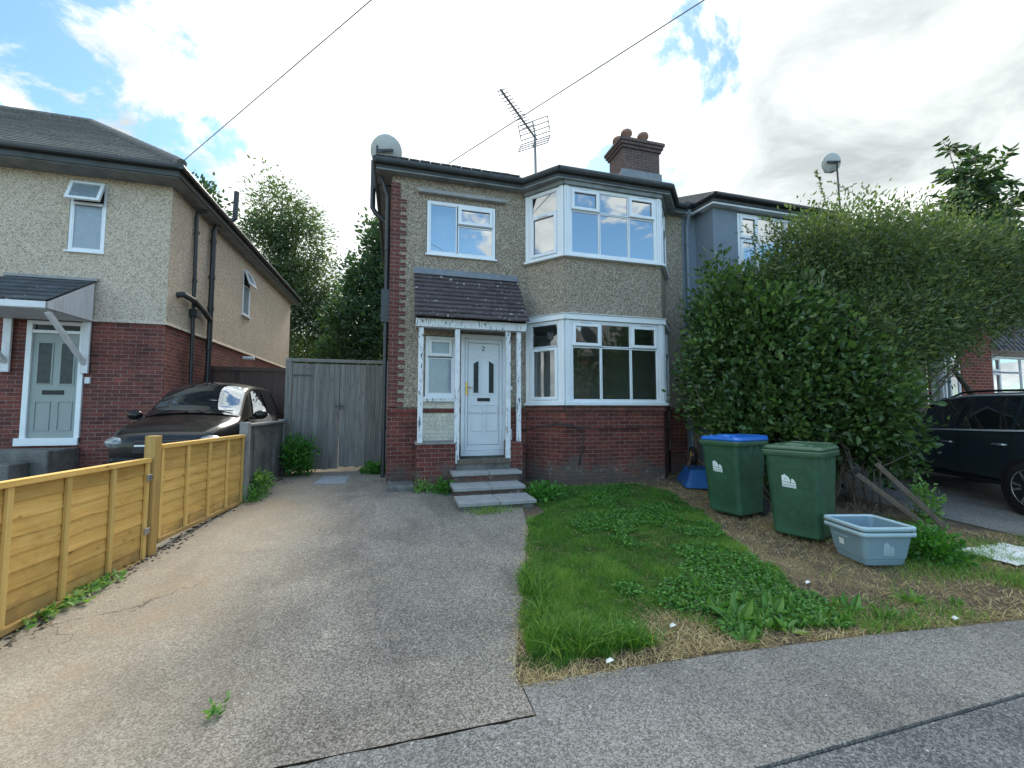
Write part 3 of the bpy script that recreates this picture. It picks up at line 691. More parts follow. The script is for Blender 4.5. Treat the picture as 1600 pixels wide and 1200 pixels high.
# ---- porch
PY = 7.2
b = MB(); b.box(1.955, 2.17, PY, FY-.02, .05, .99); b.build('porch_wall', 'brick', house); b = MB(); b.box(.31, .965, PY, FY-.02, .05, .97); pb = b.build('porch_wall', 'brick', house)
b = MB(); b.box(.29, .985, PY-.015, FY-.03, .972, 1.0); b.build('coping', 'concrete', pb)
b = MB(); b.box(.97, 1.95, PY+.02, FY-.02, .05, .62); b.build('porch_floor', 'concrete_dark', house)
b = MB(); b.box(.99, 1.94, PY+.0, PY+.1, .622, .70); b.build('threshold', 'oldwood', house)
for x, z0, wdt in ((.32, 1.0, .085), (.945, .63, .085), (1.865, .63, .085), (2.07, .99, .075)):
    b = MB(); b.box(x, x+wdt, PY+.01, PY+.095, z0, 2.975); b.build('porch_post', 'peel', house, bevel=.006)
b = MB(); b.box(.27, 2.24, PY-.03, PY+.10, 2.98, 3.125); b.build('porch_beam', 'peel', house, bevel=.006)
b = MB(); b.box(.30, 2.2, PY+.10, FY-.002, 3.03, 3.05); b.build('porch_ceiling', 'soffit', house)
b = MB(); b.tube([(1.985, PY+.3, 1.0), (1.985, PY+.3, 2.0)], .03, 10); b.tube([(2.02, PY+.33, 1.0), (2.02, PY+.33, 1.2)], .04, 10); b.box(1.93, 2.05, PY+.26, PY+.34, 1.93, 1.99); b.build('waste_pipe', 'upvc', house)
b = MB()
nc = 11; rg = random.Random(3)
for k in range(nc):
    t0, t1 = k/nc, (k+1)/nc
    ya, yb = 7.06+(FY-7.06)*t0, 7.06+(FY-7.06)*t1; za, zb = 3.135+(4.13-3.135)*t0, 3.135+(4.13-3.135)*t1
    xr = 2.255-.05*t0; n_ = 12
    for j in range(n_):
        x0 = .245+(xr-.245)*j/n_; x1 = .245+(xr-.245)*(j+1)/n_; b.r = rg.random(); d = rg.uniform(-.004, .004)
        h = .022
        b.hexa([(x0+.001, ya-.012, za+d), (x1-.001, ya-.012, za+d), (x1-.001, yb, zb), (x0+.001, yb, zb), (x0+.001, ya-.022, za+h+d), (x1-.001, ya-.022, za+h+d), (x1-.001, yb, zb+.004), (x0+.001, yb, zb+.004)])
pr = b.build('porch_roof', 'tile', house)
for x in (.262, 2.20): b = MB(); b.prism([(x, 7.10, 3.13), (x, FY-.003, 3.13), (x, FY-.003, 4.09)], (.02, 0, 0)); b.build('gable_board', 'darkroof', pr)
b = MB(); b.hexa([(.24, FY-.10, 4.05), (2.22, FY-.10, 4.045), (2.22, FY-.004, 4.14), (.24, FY-.004, 4.15), (.24, FY-.10, 4.07), (2.22, FY-.10, 4.065), (2.22, FY-.004, 4.19), (.24, FY-.004, 4.20)]); b.build('flashing', 'lead', pr)
# pipes on the left corner
b = MB(); b.tube([(-.245, FY+.12, .35), (-.245, FY+.12, 5.5), (-.33, FY+.1, 5.75), (-.45, FY+.05, 5.98)], .038, 10)
for z in (1.2, 2.9, 4.5): b.tube([(-.245, FY+.12, z), (-.245, FY+.12, z+.06)], .048, 10)
b.box(-.33, -.19, FY+.05, FY+.2, 3.15, 3.75)
b.build('downpipe', 'gutter', house)
b = MB(); b.tube([(-.23, 8.6, 3.0), (-.23, 8.6, 5.2), (-.30, 8.6, 5.35), (-.50, 8.6, 5.52), (-.56, 8.6, 5.62), (-.56, 8.6, 6.6)], .05, 12); b.build('soil_pipe', 'gutter', house)
b = MB(); b.tube([(6.13, FY-.08, .3), (6.13, FY-.08, 5.6), (6.12, FY-.15, 5.8), (6.12, 7.55, 5.95)], .035, 10)
for z in (1.9, 3.6, 5.2): b.tube([(6.13, FY-.08, z), (6.13, FY-.08, z+.07)], .046, 10)
b.build('party_downpipe', 'pipe_grey', house)

# steps
st = thing('front_steps', 'three grey slab steps with brick risers leading up to the white front door', 'steps', (1.4, 6.4, .18))
for (x0, x1, y0, y1, zt) in ((.835, 1.98, 5.86, 7.15, .25), (.84, 1.985, 6.42, 7.15, .36), (.87, 2.06, 7.0-.13, 7.19, .52)):
    b = MB(); mid = x0+(x1-x0)*.52
    b.box(x0, mid-.005, y0, min(y0+.55, y1), zt-.055, zt); b.box(mid+.005, x1, y0+.004, min(y0+.55, y1), zt-.055, zt-.002); b.build('tread', 'slab', st, bevel=.008)
    b = MB(); b.box(x0+.03, x1-.04, y0+.04, y1, zt-.16, zt-.057); b.build('riser', 'concrete_dark' if zt < .3 else 'brick', st)
b = MB(); b.box(-.15, .30, 7.22, 7.72, .12, .30)
tag(b.build('concrete_block', 'concrete_dark', None, bevel=.03), 'low worn concrete plinth at the brick corner left of the porch', 'concrete block')

# ================================================================== GREY NEIGHBOUR (other half)
gh = thing('neighbour_house', 'grey painted house joined to the right of the pebbledashed one, half hidden by the hedge', 'house', (9.2, FY, .2))
b = MB()
b.wall((6.055, FY, 0), (1, 0, 0), .36, .05, 6.02, (), (0, -1, 0)); b.wall((6.41, FY, 0), (0, -1, 0), .55, .05, 6.02, (), (-1, 0, 0))
b.wall((6.41, 7.2, 0), (1, 0, 0), 3.4, .05, 6.02, [(.63, 2.75, 4.26, 5.86), (.63, 2.75, 1.6, 3.2)], (0, -1, 0), .1)
b.wall((9.81, 7.2, 0), (0, 1, 0), .55, .05, 6.02, (), (1, 0, 0)); b.wall((9.81, FY, 0), (1, 0, 0), 2.5, .05, 6.02, (), (0, -1, 0)); b.wall((12.31, FY, 0), (0, 1, 0), 9.2, .05, 6.02, (), (1, 0, 0))
b.wall((12.3, 17, 0), (-1, 0, 0), 6.2, .1, 6.02, (), (0, 1, 0))
b.build('wall', 'grey_render', gh)
for z0 in (4.28, 1.62):
    window((7.05, 7.22, z0), (1, 0, 0), (0, -1, 0), 2.10, 1.56, [(0, .52, 1.0, 1.56, True), (0, .52, 0, .98, True), (.54, 1.32, 0, 1.56, False), (1.34, 2.1, 0, 1.56, False)], gh, 'glass_up')
b = MB(); b.box(6.95, 9.3, 7.45, 7.47, 1.5, 5.95); b.build('curtain', 'curtain', gh)
EV2 = [(6.06, 7.52), (6.22, 7.52), (6.30, 6.98), (9.95, 6.98), (10.1, 7.52), (12.6, 7.52)]
b = MB(); strip(EV2, 5.93, 6.05, .05, .09, b); b.build('fascia', 'darkroof', gh)
b = MB(); strip(EV2, 5.885, 5.925, .07, .50, b); b.build('soffit', 'upvc_trim', gh)
b = MB()
for (xa, ya), (xb, yb) in zip(EV2, EV2[1:]): b.tube([(xa, ya, 6.05), (xb, yb, 6.05)], .055, 10)
b.build('gutter', 'gutter', gh)
b = MB()
for (xa, ya), (xb, yb) in zip(EV2, EV2[1:]):
    xm0, xm1 = np.interp([xa, xb], [6.06, 12.6], [6.06, 9.2])
    b.face([(xa, ya, 6.11), (xb, yb, 6.11), (xm1, 11.8, 7.95), (xm0, 11.8, 7.95)])
b.face([(12.6, 7.52, 6.11), (12.6, 17.3, 6.11), (9.2, 11.8, 7.95)]); b.face([(12.6, 17.3, 6.11), (6.06, 17.3, 6.11), (6.06, 11.8, 7.95), (9.2, 11.8, 7.95)])
b.build('roof', 'rooftile', gh)

# ================================================================== BRICK HOUSE ON THE FAR RIGHT
rh = thing('brick_house', 'red brick house with black tiled lean-to roof at the right edge', 'house', (15.5, 7.1, .2))
b = MB(); b.box(13.52, 14.70, 7.0, 7.7, .05, 5.9); b.build('brick_pier', 'brick_right', rh)
b = MB(); b.wall((14.70, 7.1, 0), (1, 0, 0), 5.2, .05, 3.02, [(.05, 2.3, 1.72, 2.99)], (0, -1, 0), .1); b.wall((13.6, 7.72, 0), (1, 0, 0), 6.4, 3.0, 5.9, [(2.4, 4.0, 4.5, 5.6)], (0, -1, 0), .1); b.wall((13.5, 16, 0), (0, -1, 0), 8.3, .05, 5.9, (), (-1, 0, 0)); b.build('wall', 'upvc_trim', rh)
window((14.77, 7.12, 1.73), (1, 0, 0), (0, -1, 0), 2.2, 1.24, [(0, .42, .82, 1.24, True), (0, .42, 0, .80, True), (.44, 1.3, .82, 1.24, False), (.44, 1.3, 0, .80, False), (1.32, 2.2, 0, 1.24, False)], rh, 'glass_up')
window((16.05, 7.74, 4.52), (1, 0, 0), (0, -1, 0), 1.5, 1.06, [(0, .75, 0, 1.06, True), (.77, 1.5, 0, 1.06, False)], rh, 'glass_up')
b = MB(); b.box(14.8, 17.2, 7.35, 7.37, 1.6, 3.0); b.box(16, 17.7, 7.9, 7.92, 4.4, 5.7); b.build('curtain', 'curtain', rh)
window((12.78, 7.0, .9), (1, 0, 0), (0, -1, 0), .66, 2.2, [(0, .30, 0, 2.2, True), (.32, .66, 0, 2.2, False)], rh, 'glass')
b = MB(); b.box(12.7, 13.5, 7.15, 7.17, .1, 3.2); b.build('porch_back', 'interior', rh)
b = MB(); b.box(12.66, 13.5, 6.98, 7.1, .1, .88); b.build('side_porch', 'upvc_trim', rh); b = MB(); b.box(12.66, 13.5, 6.95, 7.7, 3.11, 3.25); b.build('side_porch', 'upvc_trim', rh)
b = MB(); rg = random.Random(5)
for k in range(8):                                       # pantiles in stepped courses
    ya, za = 6.85+.1*k, 3.06+.17*k
    for j in range(26):
        x0 = 14.74+.2*j; b.r = rg.random()
        b.prism([(x0, ya, za+.03), (x0+.05, ya, za+.055), (x0+.1, ya, za+.05), (x0+.15, ya, za+.018), (x0+.2, ya, za+.012), (x0+.2, ya, za-.01), (x0, ya, za-.01)], (0, .115, .175))
b.build('lean_to_roof', 'blacktile', rh)
b = MB(); b.face([(13.0, 7.3, 5.95), (20.2, 7.3, 5.95), (20.2, 12, 8.3), (15.5, 12, 8.3)]); b.face([(13.0, 16.3, 5.95), (13.0, 7.3, 5.95), (15.5, 12, 8.3)]); b.build('roof', 'rooftile', rh)

# ================================================================== LEFT HOUSE
LX, LY = -4.48, 9.7
lh = thing('roughcast_house', 'cream roughcast house with red brick ground floor and slate door canopy, on the left', 'house', (-7, LY, .4))
b = MB()
b.wall((-12.5, LY, 0), (1, 0, 0), 8.02, 3.30, 6.28, [(6.37, 6.95, 4.58, 5.98)], (0, -1, 0), .1)
b.wall((LX, LY, 0), (0, 1, 0), 9.6, 3.30, 6.28, [(4.03, 4.66, 4.36, 5.74)], (1, 0, 0), .1)
b.wall((LX, 19.3, 0), (-1, 0, 0), 8, .3, 6.28, (), (0, 1, 0))
# bell-cast foot of the render
b.hexa([(-12.5, LY-.045, 3.24), (LX+.045, LY-.045, 3.24), (LX-.05, LY+.05, 3.24), (-12.5, LY+.05, 3.24), (-12.5, LY-.001, 3.32), (LX+.001, LY-.001, 3.32), (LX-.05, LY+.05, 3.32), (-12.5, LY+.05, 3.32)])
b.hexa([(LX+.045, LY-.045, 3.24), (LX+.045, 19.3, 3.24), (LX-.05, 19.3, 3.24), (LX-.05, LY+.05, 3.24), (LX+.001, LY-.001, 3.32), (LX+.001, 19.3, 3.32), (LX-.05, 19.3, 3.32), (LX-.05, LY+.05, 3.32)])
b.build('wall', 'cream_pebble', lh)
b = MB(); b.wall((-12.5, LY+.004, 0), (1, 0, 0), 8.02, .2, 3.245, [(5.87, 6.76, .9, 3.22), (2.2, 4.9, 1.6, 3.1)], (0, -1, 0), .1); b.wall((LX, LY+.004, 0), (0, 1, 0), 9.6, .2, 3.245, (), (1, 0, 0)); b.build('brick_base', 'brick_left', lh)
fr = window((-6.13, LY+.03, 4.59), (1, 0, 0), (0, -1, 0), .57, 1.38, [(0, .57, 0, .93, False)], lh, 'frost')
def openlight(parent, o, u, n, Wd, Ht, out):            # a top-hung light standing open
    o, u, n = Vector(o), Vector(u), Vector(n); v = (Vector((0, 0, Ht))-n*out); b = MB(); t = .055; nn = u.cross(v).normalized()
    if nn.dot(n) < 0: nn = -nn
    vh = v.normalized(); Lv = v.length
    for a, c, d, e in ((0, t, 0, Lv), (Wd-t, Wd, 0, Lv), (t, Wd-t, 0, t), (t, Wd-t, Lv-t, Lv)): b.ob(o+u*a+vh*d, u*(c-a), vh*(e-d), nn*.045)
    b.build('opening_light', 'upvc', parent, bevel=.004)
    g = MB(); g.face([o+u*t+vh*t+nn*.02, o+u*(Wd-t)+vh*t+nn*.02, o+u*(Wd-t)+vh*(Lv-t)+nn*.02, o+u*t+vh*(Lv-t)+nn*.02]); g.build('pane', 'frost', parent)
b = MB(); b.box(-6.1, -5.6, LY+.03, LY+.05, 5.52, 5.95); b.build('opening_gap', 'black', fr)
b = MB(); b.box(-6.08, -5.61, LY-.025, LY+.04, 5.50, 5.55); b.build('transom', 'upvc', fr)
openlight(fr, (-6.115, LY-.15, 5.53), (1, 0, 0), (0, -1, 0), .54, .41, .15)
fr = window((LX+.0, LY+4.04, 4.37), (0, 1, 0), (1, 0, 0), .61, 1.36, [(0, .61, 0, .90, False)], lh, 'frost')
b = MB(); b.box(LX+.005, LX+.02, LY+4.1, LY+4.6, 5.3, 5.7); b.build('opening_gap', 'black', fr)
openlight(fr, (LX+.16, LY+4.05, 5.28), (0, 1, 0), (1, 0, 0), .59, .42, .14)
# door, frame, steps
b = MB()
b.box(-6.62, -6.535, LY-.03, LY+.08, .92, 3.21); b.box(-5.825, -5.745, LY-.03, LY+.08, .92, 3.21); b.box(-6.535, -5.825, LY-.03, LY+.08, 3.14, 3.21); b.box(-6.535, -5.825, LY-.03, LY+.08, 2.98, 3.04); b.box(-6.68, -5.745, LY-.06, LY+.08, .90, 1.04)
dfr = b.build('front_door', 'upvc', lh, bevel=.006); dfr['label'] = 'sage grey panelled door in a white frame'
b = MB(); b.box(-6.53, -5.83, LY+.01, LY+.05, 1.045, 2.975)
for x0, x1, z0, z1 in ((-6.46, -6.22, 2.02, 2.82), (-6.12, -5.89, 2.02, 2.82), (-6.46, -6.22, 1.17, 1.72), (-6.12, -5.89, 1.17, 1.72)):
    for (a, c, d, e) in ((x0, x0+.022, z0, z1), (x1-.022, x1, z0, z1), (x0+.022, x1-.022, z0, z0+.022), (x0+.022, x1-.022, z1-.022, z1)): b.box(a, c, LY-.004, LY+.009, d, e)
b.build('door_leaf', 'door_grey', dfr, bevel=.003)
b = MB(); b.box(-6.436, -6.244, LY+.002, LY+.008, 2.044, 2.796); b.box(-6.096, -5.914, LY+.002, LY+.008, 2.044, 2.796); b.box(-6.53, -5.83, LY+.03, LY+.04, 3.045, 3.135); b.build('glass_panel', 'frost_dark', dfr)
b = MB(); b.box(-6.35, -6.03, LY-.006, LY+.008, 1.84, 1.92); b.build('letterbox', 'black', dfr, bevel=.004)
b = MB(); b.box(-5.70, -5.62, LY-.05, LY-.001, 2.05, 2.17); b.build('doorbell', 'upvc_trim', lh, bevel=.006)
b = MB(); b.box(-8.0, -5.72, 8.95, LY-.01, .2, .86); b.box(-7.8, -5.95, 8.55, 8.945, .2, .68); b.build('doorstep', 'concrete_dark', lh, bevel=.02)
# canopy over the door
b = MB(); rg = random.Random(8)
for k in range(6):
    t0, t1 = k/6, (k+1)/6; ya, yb = 8.57+(LY-8.57)*t0, 8.57+(LY-8.57)*t1; za, zb = 3.36+(4.02-3.36)*t0, 3.36+(4.02-3.36)*t1
    for j in range(5):
        x0 = -6.98+.27*j; b.r = rg.random(); d = rg.uniform(0, .008)
        b.hexa([(x0+.002, ya-.015, za), (x0+.268, ya-.015, za), (x0+.268, yb, zb), (x0+.002, yb, zb), (x0+.002, ya-.02, za+.018+d), (x0+.268, ya-.02, za+.018+d), (x0+.268, yb, zb+.004), (x0+.002, yb, zb+.004)])
cn = b.build('door_canopy', 'slate', lh)
b = MB(); b.r = .5
for x in (-5.655, -6.965): b = MB(); b.prism([(x, 8.60, 3.24), (x, LY-.05, 3.24), (x, LY-.05, 3.97), (x, 8.60, 3.345)], (.02, 0, 0)); b.build('canopy_side', 'boards_white', cn)
b = MB(); b.box(-6.98, -5.64, 8.555, 8.575, 3.235, 3.345); b.box(-6.95, -5.66, 8.58, LY-.05, 3.225, 3.238); b.build('canopy_fascia', 'whitewood', cn, bevel=.004)
for x in (-5.77, -6.93):
    b = MB(); b.box(x, x+.12, LY-.075, LY-.032, 2.24, 3.22); b.beam((x+.06, 8.72, 3.2), (x+.06, LY-.06, 2.42), .065, .075); b.build('canopy_bracket', 'whitewood', cn, bevel=.005)
b = MB(); b.box(-7.02, -5.6, LY-.04, LY-.002, 4.02, 4.07); b.build('canopy_flashing', 'slab', cn)
# eaves and roof
b = MB(); b.box(-12.6, -4.17, 9.24, 9.27, 6.08, 6.27); b.box(-4.197, -4.167, 9.272, 19.5, 6.08, 6.27); b.build('fascia', 'darkroof', lh)
b = MB(); b.box(-12.6, -4.2, 9.272, 9.72, 6.065, 6.078); b.box(-4.5, -4.2, 9.725, 19.5, 6.065, 6.078); b.build('soffit', 'soffit', lh)
b = MB(); b.tube([(-12.6, 9.19, 6.24), (-4.11, 9.19, 6.24)], .055, 10); b.tube([(-4.11, 9.14, 6.24), (-4.11, 19.5, 6.24)], .055, 10); b.build('gutter', 'gutter', lh)
b = MB(); rg = random.Random(2)
ex0, ey0, ez0 = -4.12, 9.2, 6.31
ncr = 24
for k in range(ncr):                                     # stepped slate courses on the front slope up to the hip
    t0, t1 = k/ncr, (k+1)/ncr; ya, yb = ey0+3.8*t0, ey0+3.8*t1; za, zb = ez0+2.74*t0, ez0+2.74*t1
    xa, xb = ex0-3.73*t0, ex0-3.73*t1; x = -12.6
    while x < xa:
        x1 = min(x+.6, xa); x2 = min(x1, xb); b.r = rg.random()
        b.hexa([(x, ya, za-.01), (x1, ya, za-.01), (max(x2, x), yb, zb-.01), (x, yb, zb-.01), (x, ya-.012, za+.022), (x1, ya-.012, za+.022), (max(x2, x), yb, zb+.004), (x, yb, zb+.004)]); x += .6
b.r = .4
b.face([(ex0, ey0, ez0), (ex0, 19.5, ez0), (-7.85, 16.5, 9.05), (-7.85, 13.0, 9.05)]); b.face([(-4.12, 19.5, ez0), (-12.6, 19.5, ez0), (-12.6, 16.5, 9.05), (-7.85, 16.5, 9.05)]); b.face([(-7.85, 13.0, 9.05), (-7.85, 16.5, 9.05), (-12.6, 16.5, 9.05), (-12.6, 13, 9.05)])
rf = b.build('roof', 'rooftile', lh)
b = MB()
for k in range(16):
    t0, t1 = k/16, (k+.97)/16; b.tube([(ex0-3.73*t0, ey0+3.8*t0, ez0+2.74*t0+.02), (ex0-3.73*t1, ey0+3.8*t1, ez0+2.74*t1+.035)], .085, 8)
for k in range(12): b.tube([(-7.85-.4*k, 13, 9.08), (-8.24-.4*k, 13, 9.085)], .09, 8)
b.build('ridge_tile', 'rooftile', rf)
# pipes on its side wall
b = MB(); b.tube([(LX+.26, 10.7, 6.16), (LX+.2, 10.65, 6.02), (LX+.08, 10.62, 5.98), (LX+.06, 10.62, 5.88), (LX+.06, 10.70, 2.1)], .038, 10)
for z in (5.5, 4.4): b.tube([(LX+.06, 10.66, z), (LX+.06, 10.66, z+.06)], .05, 10)
b.box(LX+.005, LX+.16, 10.6, 10.8, 3.62, 3.78); b.build('rainwater_pipe', 'gutter', lh)
b = MB(); b.tube([(LX+.09, 11.45, 1.0), (LX+.09, 11.44, 5.9), (LX+.13, 11.46, 6.05), (LX+.36, 11.6, 6.24), (LX+.45, 11.65, 6.36), (LX+.46, 11.66, 7.05)], .058, 12)
for z in (5.6, 4.7, 3.95, 3.0): b.tube([(LX+.09, 11.44, z), (LX+.09, 11.44, z+.09)], .07, 12)
b.tube([(LX, 10.08, 3.95), (LX+.1, 10.1, 3.97), (LX+.13, 10.5, 3.95), (LX+.12, 11.1, 3.8), (LX+.1, 11.44, 3.7)], .06, 12); b.build('soil_pipe', 'gutter', lh)
b = MB(); b.tube([(LX, 14.0, 3.1), (LX+.3, 14.0, 3.1)], .05, 10); b.build('flue', 'upvc', lh)

# opposite side of the road: what the bay glass mirrors
op = thing('opposite_house', 'brick house with chimney across the road, mirrored in the bay window', 'house', (14, -14, 0))
b = MB(); b.box(5, 13.6, -22, -14, -.06, 5.6); b.box(15.5, 30, -22, -14, -.06, 5.6); b.build('wall', 'brick', op)
b = MB()
for x0, x1 in ((4.7, 13.9), (15.2, 30.3)): b.prism([(x0, -13.6, 5.6), (x0, -22.4, 5.6), (x0, -18, 9.2)], (x1-x0, 0, 0))
b.build('roof', 'rooftile', op)
b = MB(); b.box(11.0, 12.1, -16.6, -15.9, 7.0, 9.9); b.box(10.9, 12.2, -16.7, -15.8, 9.904, 10.1); b.build('chimney', 'brick_right', op)
# ================================================================== FENCE, WALL, GATE
FA = math.atan2(-.0995, .995)
def fence_panel(loc, L, h, label, seed):
    t = thing('timber_fence', label, 'fence panel', loc, FA, 'new timber fence panels')
    rg = random.Random(seed)
    b = MB(); nb = 8; bh = h/nb
    for k in range(nb):
        z0 = .03+(h-.07)*k/nb; zt = z0+(h-.07)/nb+.022; n = 14; b.r = rg.random()
        wv = [rg.uniform(-.006, .006) for _ in range(n+1)]
        for j in range(n):
            y0, y1 = L*j/n, L*(j+1)/n
            b.hexa([(-.004, y0, z0+wv[j]), (.012, y0, z0+wv[j]), (.012, y1, z0+wv[j+1]), (-.004, y1, z0+wv[j+1]), (-.008, y0, zt), (.003, y0, zt), (.003, y1, zt), (-.008, y1, zt)])
    b.build('lap_boards', 'fence', t)
    for i in range(5):
        y = [0, .2475, .495, .7425, .977][i]*L; b = MB(); b.r = rg.random(); b.box(.0135, .038, y, y+.042, .045, h-.045); b.build('batten', 'fencev', t, bevel=.003)
        b = MB(); b.r = rg.random(); b.box(-.042, -.0145, y, y+.042, .0, h-.045); b.build('back_batten', 'fencev', t)
    b = MB(); b.r = .7; b.box(-.02, .046, -.002, L+.002, h-.044, h); b.build('top_rail', 'fence', t, bevel=.004)
    b = MB(); b.r = .55; b.box(-.016, .042, -.002, L+.002, .0, .044); b.build('bottom_rail', 'fence', t, bevel=.003)
    return t
p1 = fence_panel((-2.588, 3.165, .055), 1.835, 1.02, 'new yellow pine fence panel nearest the camera, lower than the one behind', 1)
fence_panel((-2.383, 5.15, .195), 1.835, 1.0, 'new yellow pine fence panel between the square post and the concrete wall', 2)
b = MB()
for z in (.28, .80): b.box(.039, .06, 1.78, 1.84, z, z+.06)
b.build('bracket', 'steel', p1, bevel=.004)
b = MB(); b.r = .5; b.box(-.05, .05, -.05, .05, -.15, 1.29); o = b.build('fence_post', 'post', None, bevel=.006); o.location = (-2.395, 5.075, .0); o.rotation_euler = (0, 0, FA)
tag(o, 'square timber post standing up between the two new fence panels', 'post')
cw = thing('concrete_wall', 'low weathered concrete panel wall running from the new fence to the gate', 'wall', (-2.2, 8, .2))
for y in (7.03, 9.08):
    b = MB(); b.box(-2.26, -2.14, y, y+.12, .1, 1.37); b.build('concrete_post', 'concrete', cw, bevel=.012)
b = MB(); rg = random.Random(4); y = 7.152
while y < 9.07:
    w_ = min(rg.uniform(.22, .34), 9.075-y); b.r = rg.random(); b.box(-2.225+rg.uniform(-.006, .006), -2.165+rg.uniform(-.012, .008), y, y+w_-.012, .1, 1.30); y += w_
b.build('panel', 'concrete_dark', cw, bevel=.006)
b = MB(); b.box(-2.25, -2.14, 7.152, 9.078, 1.302, 1.345); b.build('coping', 'concrete', cw, bevel=.008)
gt = thing('wooden_gate', 'tall double gate of grey weathered vertical boards beside the house', 'gate', (-1.2, 9.25, .3))
rg = random.Random(11)
for x0, x1 in ((-2.06, -1.175), (-1.165, -.27)):
    b = MB(); n = 9; wd = (x1-x0)/n
    for k in range(n):
        b.r = rg.random(); d = rg.uniform(0, .005); b.box(x0+k*wd+.002, x0+(k+1)*wd-.002, 9.24+d, 9.262+d, .355+rg.uniform(-.012, .012)+(.0 if x0 < -1.5 else .03), 2.50+rg.uniform(-.004, .004))
    lf = b.build('gate_leaf', 'gate', gt)
    b = MB()
    for z in (.6, 1.4, 2.25): b.box(x0+.02, x1-.02, 9.27, 9.31, z, z+.09)
    b.build('ledge', 'gate', lf)
    b = MB()
    if x0 < -1.5: b.box(x0, x0+.36, 9.228, 9.24, 2.245, 2.275); b.build('hinge', 'gutter', lf); b = MB(); b.box(x0, x0+.36, 9.228, 9.24, .62, .65)
    else: b.box(x0-.10, x0+.08, 9.225, 9.239, 1.615, 1.645); b.box(x0-.012, x0+.012, 9.222, 9.2388, 1.56, 1.69)
    b.build('hinge' if x0 < -1.5 else 'latch', 'gutter', lf)
b = MB(); b.r = .3; b.box(-2.19, -2.07, 9.22, 9.34, .2, 2.53); b.build('gate_post', 'gate', gt, bevel=.006)
b = MB(); b.r = .8; b.box(-2.19, -.22, 9.235, 9.33, 2.535, 2.60); b.build('top_rail', 'gate', gt, bevel=.005)
b = MB(); b.box(-.265, -.20, 9.24, 9.33, .2, 2.53); b.build('gate_post', 'gate', gt)
bf = thing('brown_fence', 'dark brown boarded fence across the passage behind the black car', 'fence', (-3.3, 11.7, .4))
b = MB(); rg = random.Random(6)
for k in range(18): b.r = rg.random(); b.box(-4.42+k*.125, -4.42+k*.125+.12, 11.7, 11.72, .5, 2.52)
b.build('boards', 'brownfence', bf); b = MB(); b.box(-4.43, -2.15, 11.66, 11.74, 2.525, 2.62); b.build('top_rail', 'brownfence', bf)
b = MB(); z = gz(8.4)+.006
b.hexa([(-1.42, 8.08, gz(8.08)-.02), (-.90, 8.03, gz(8.03)-.02), (-.86, 8.68, gz(8.68)-.02), (-1.36, 8.72, gz(8.72)-.02), (-1.42, 8.08, gz(8.08)+.008), (-.90, 8.03, gz(8.03)+.008), (-.86, 8.68, gz(8.68)+.008), (-1.36, 8.72, gz(8.72)+.008)])
tag(b.build('manhole_cover', 'cover', None, bevel=.004), 'flat grey metal drain cover in the drive before the gate', 'drain cover')

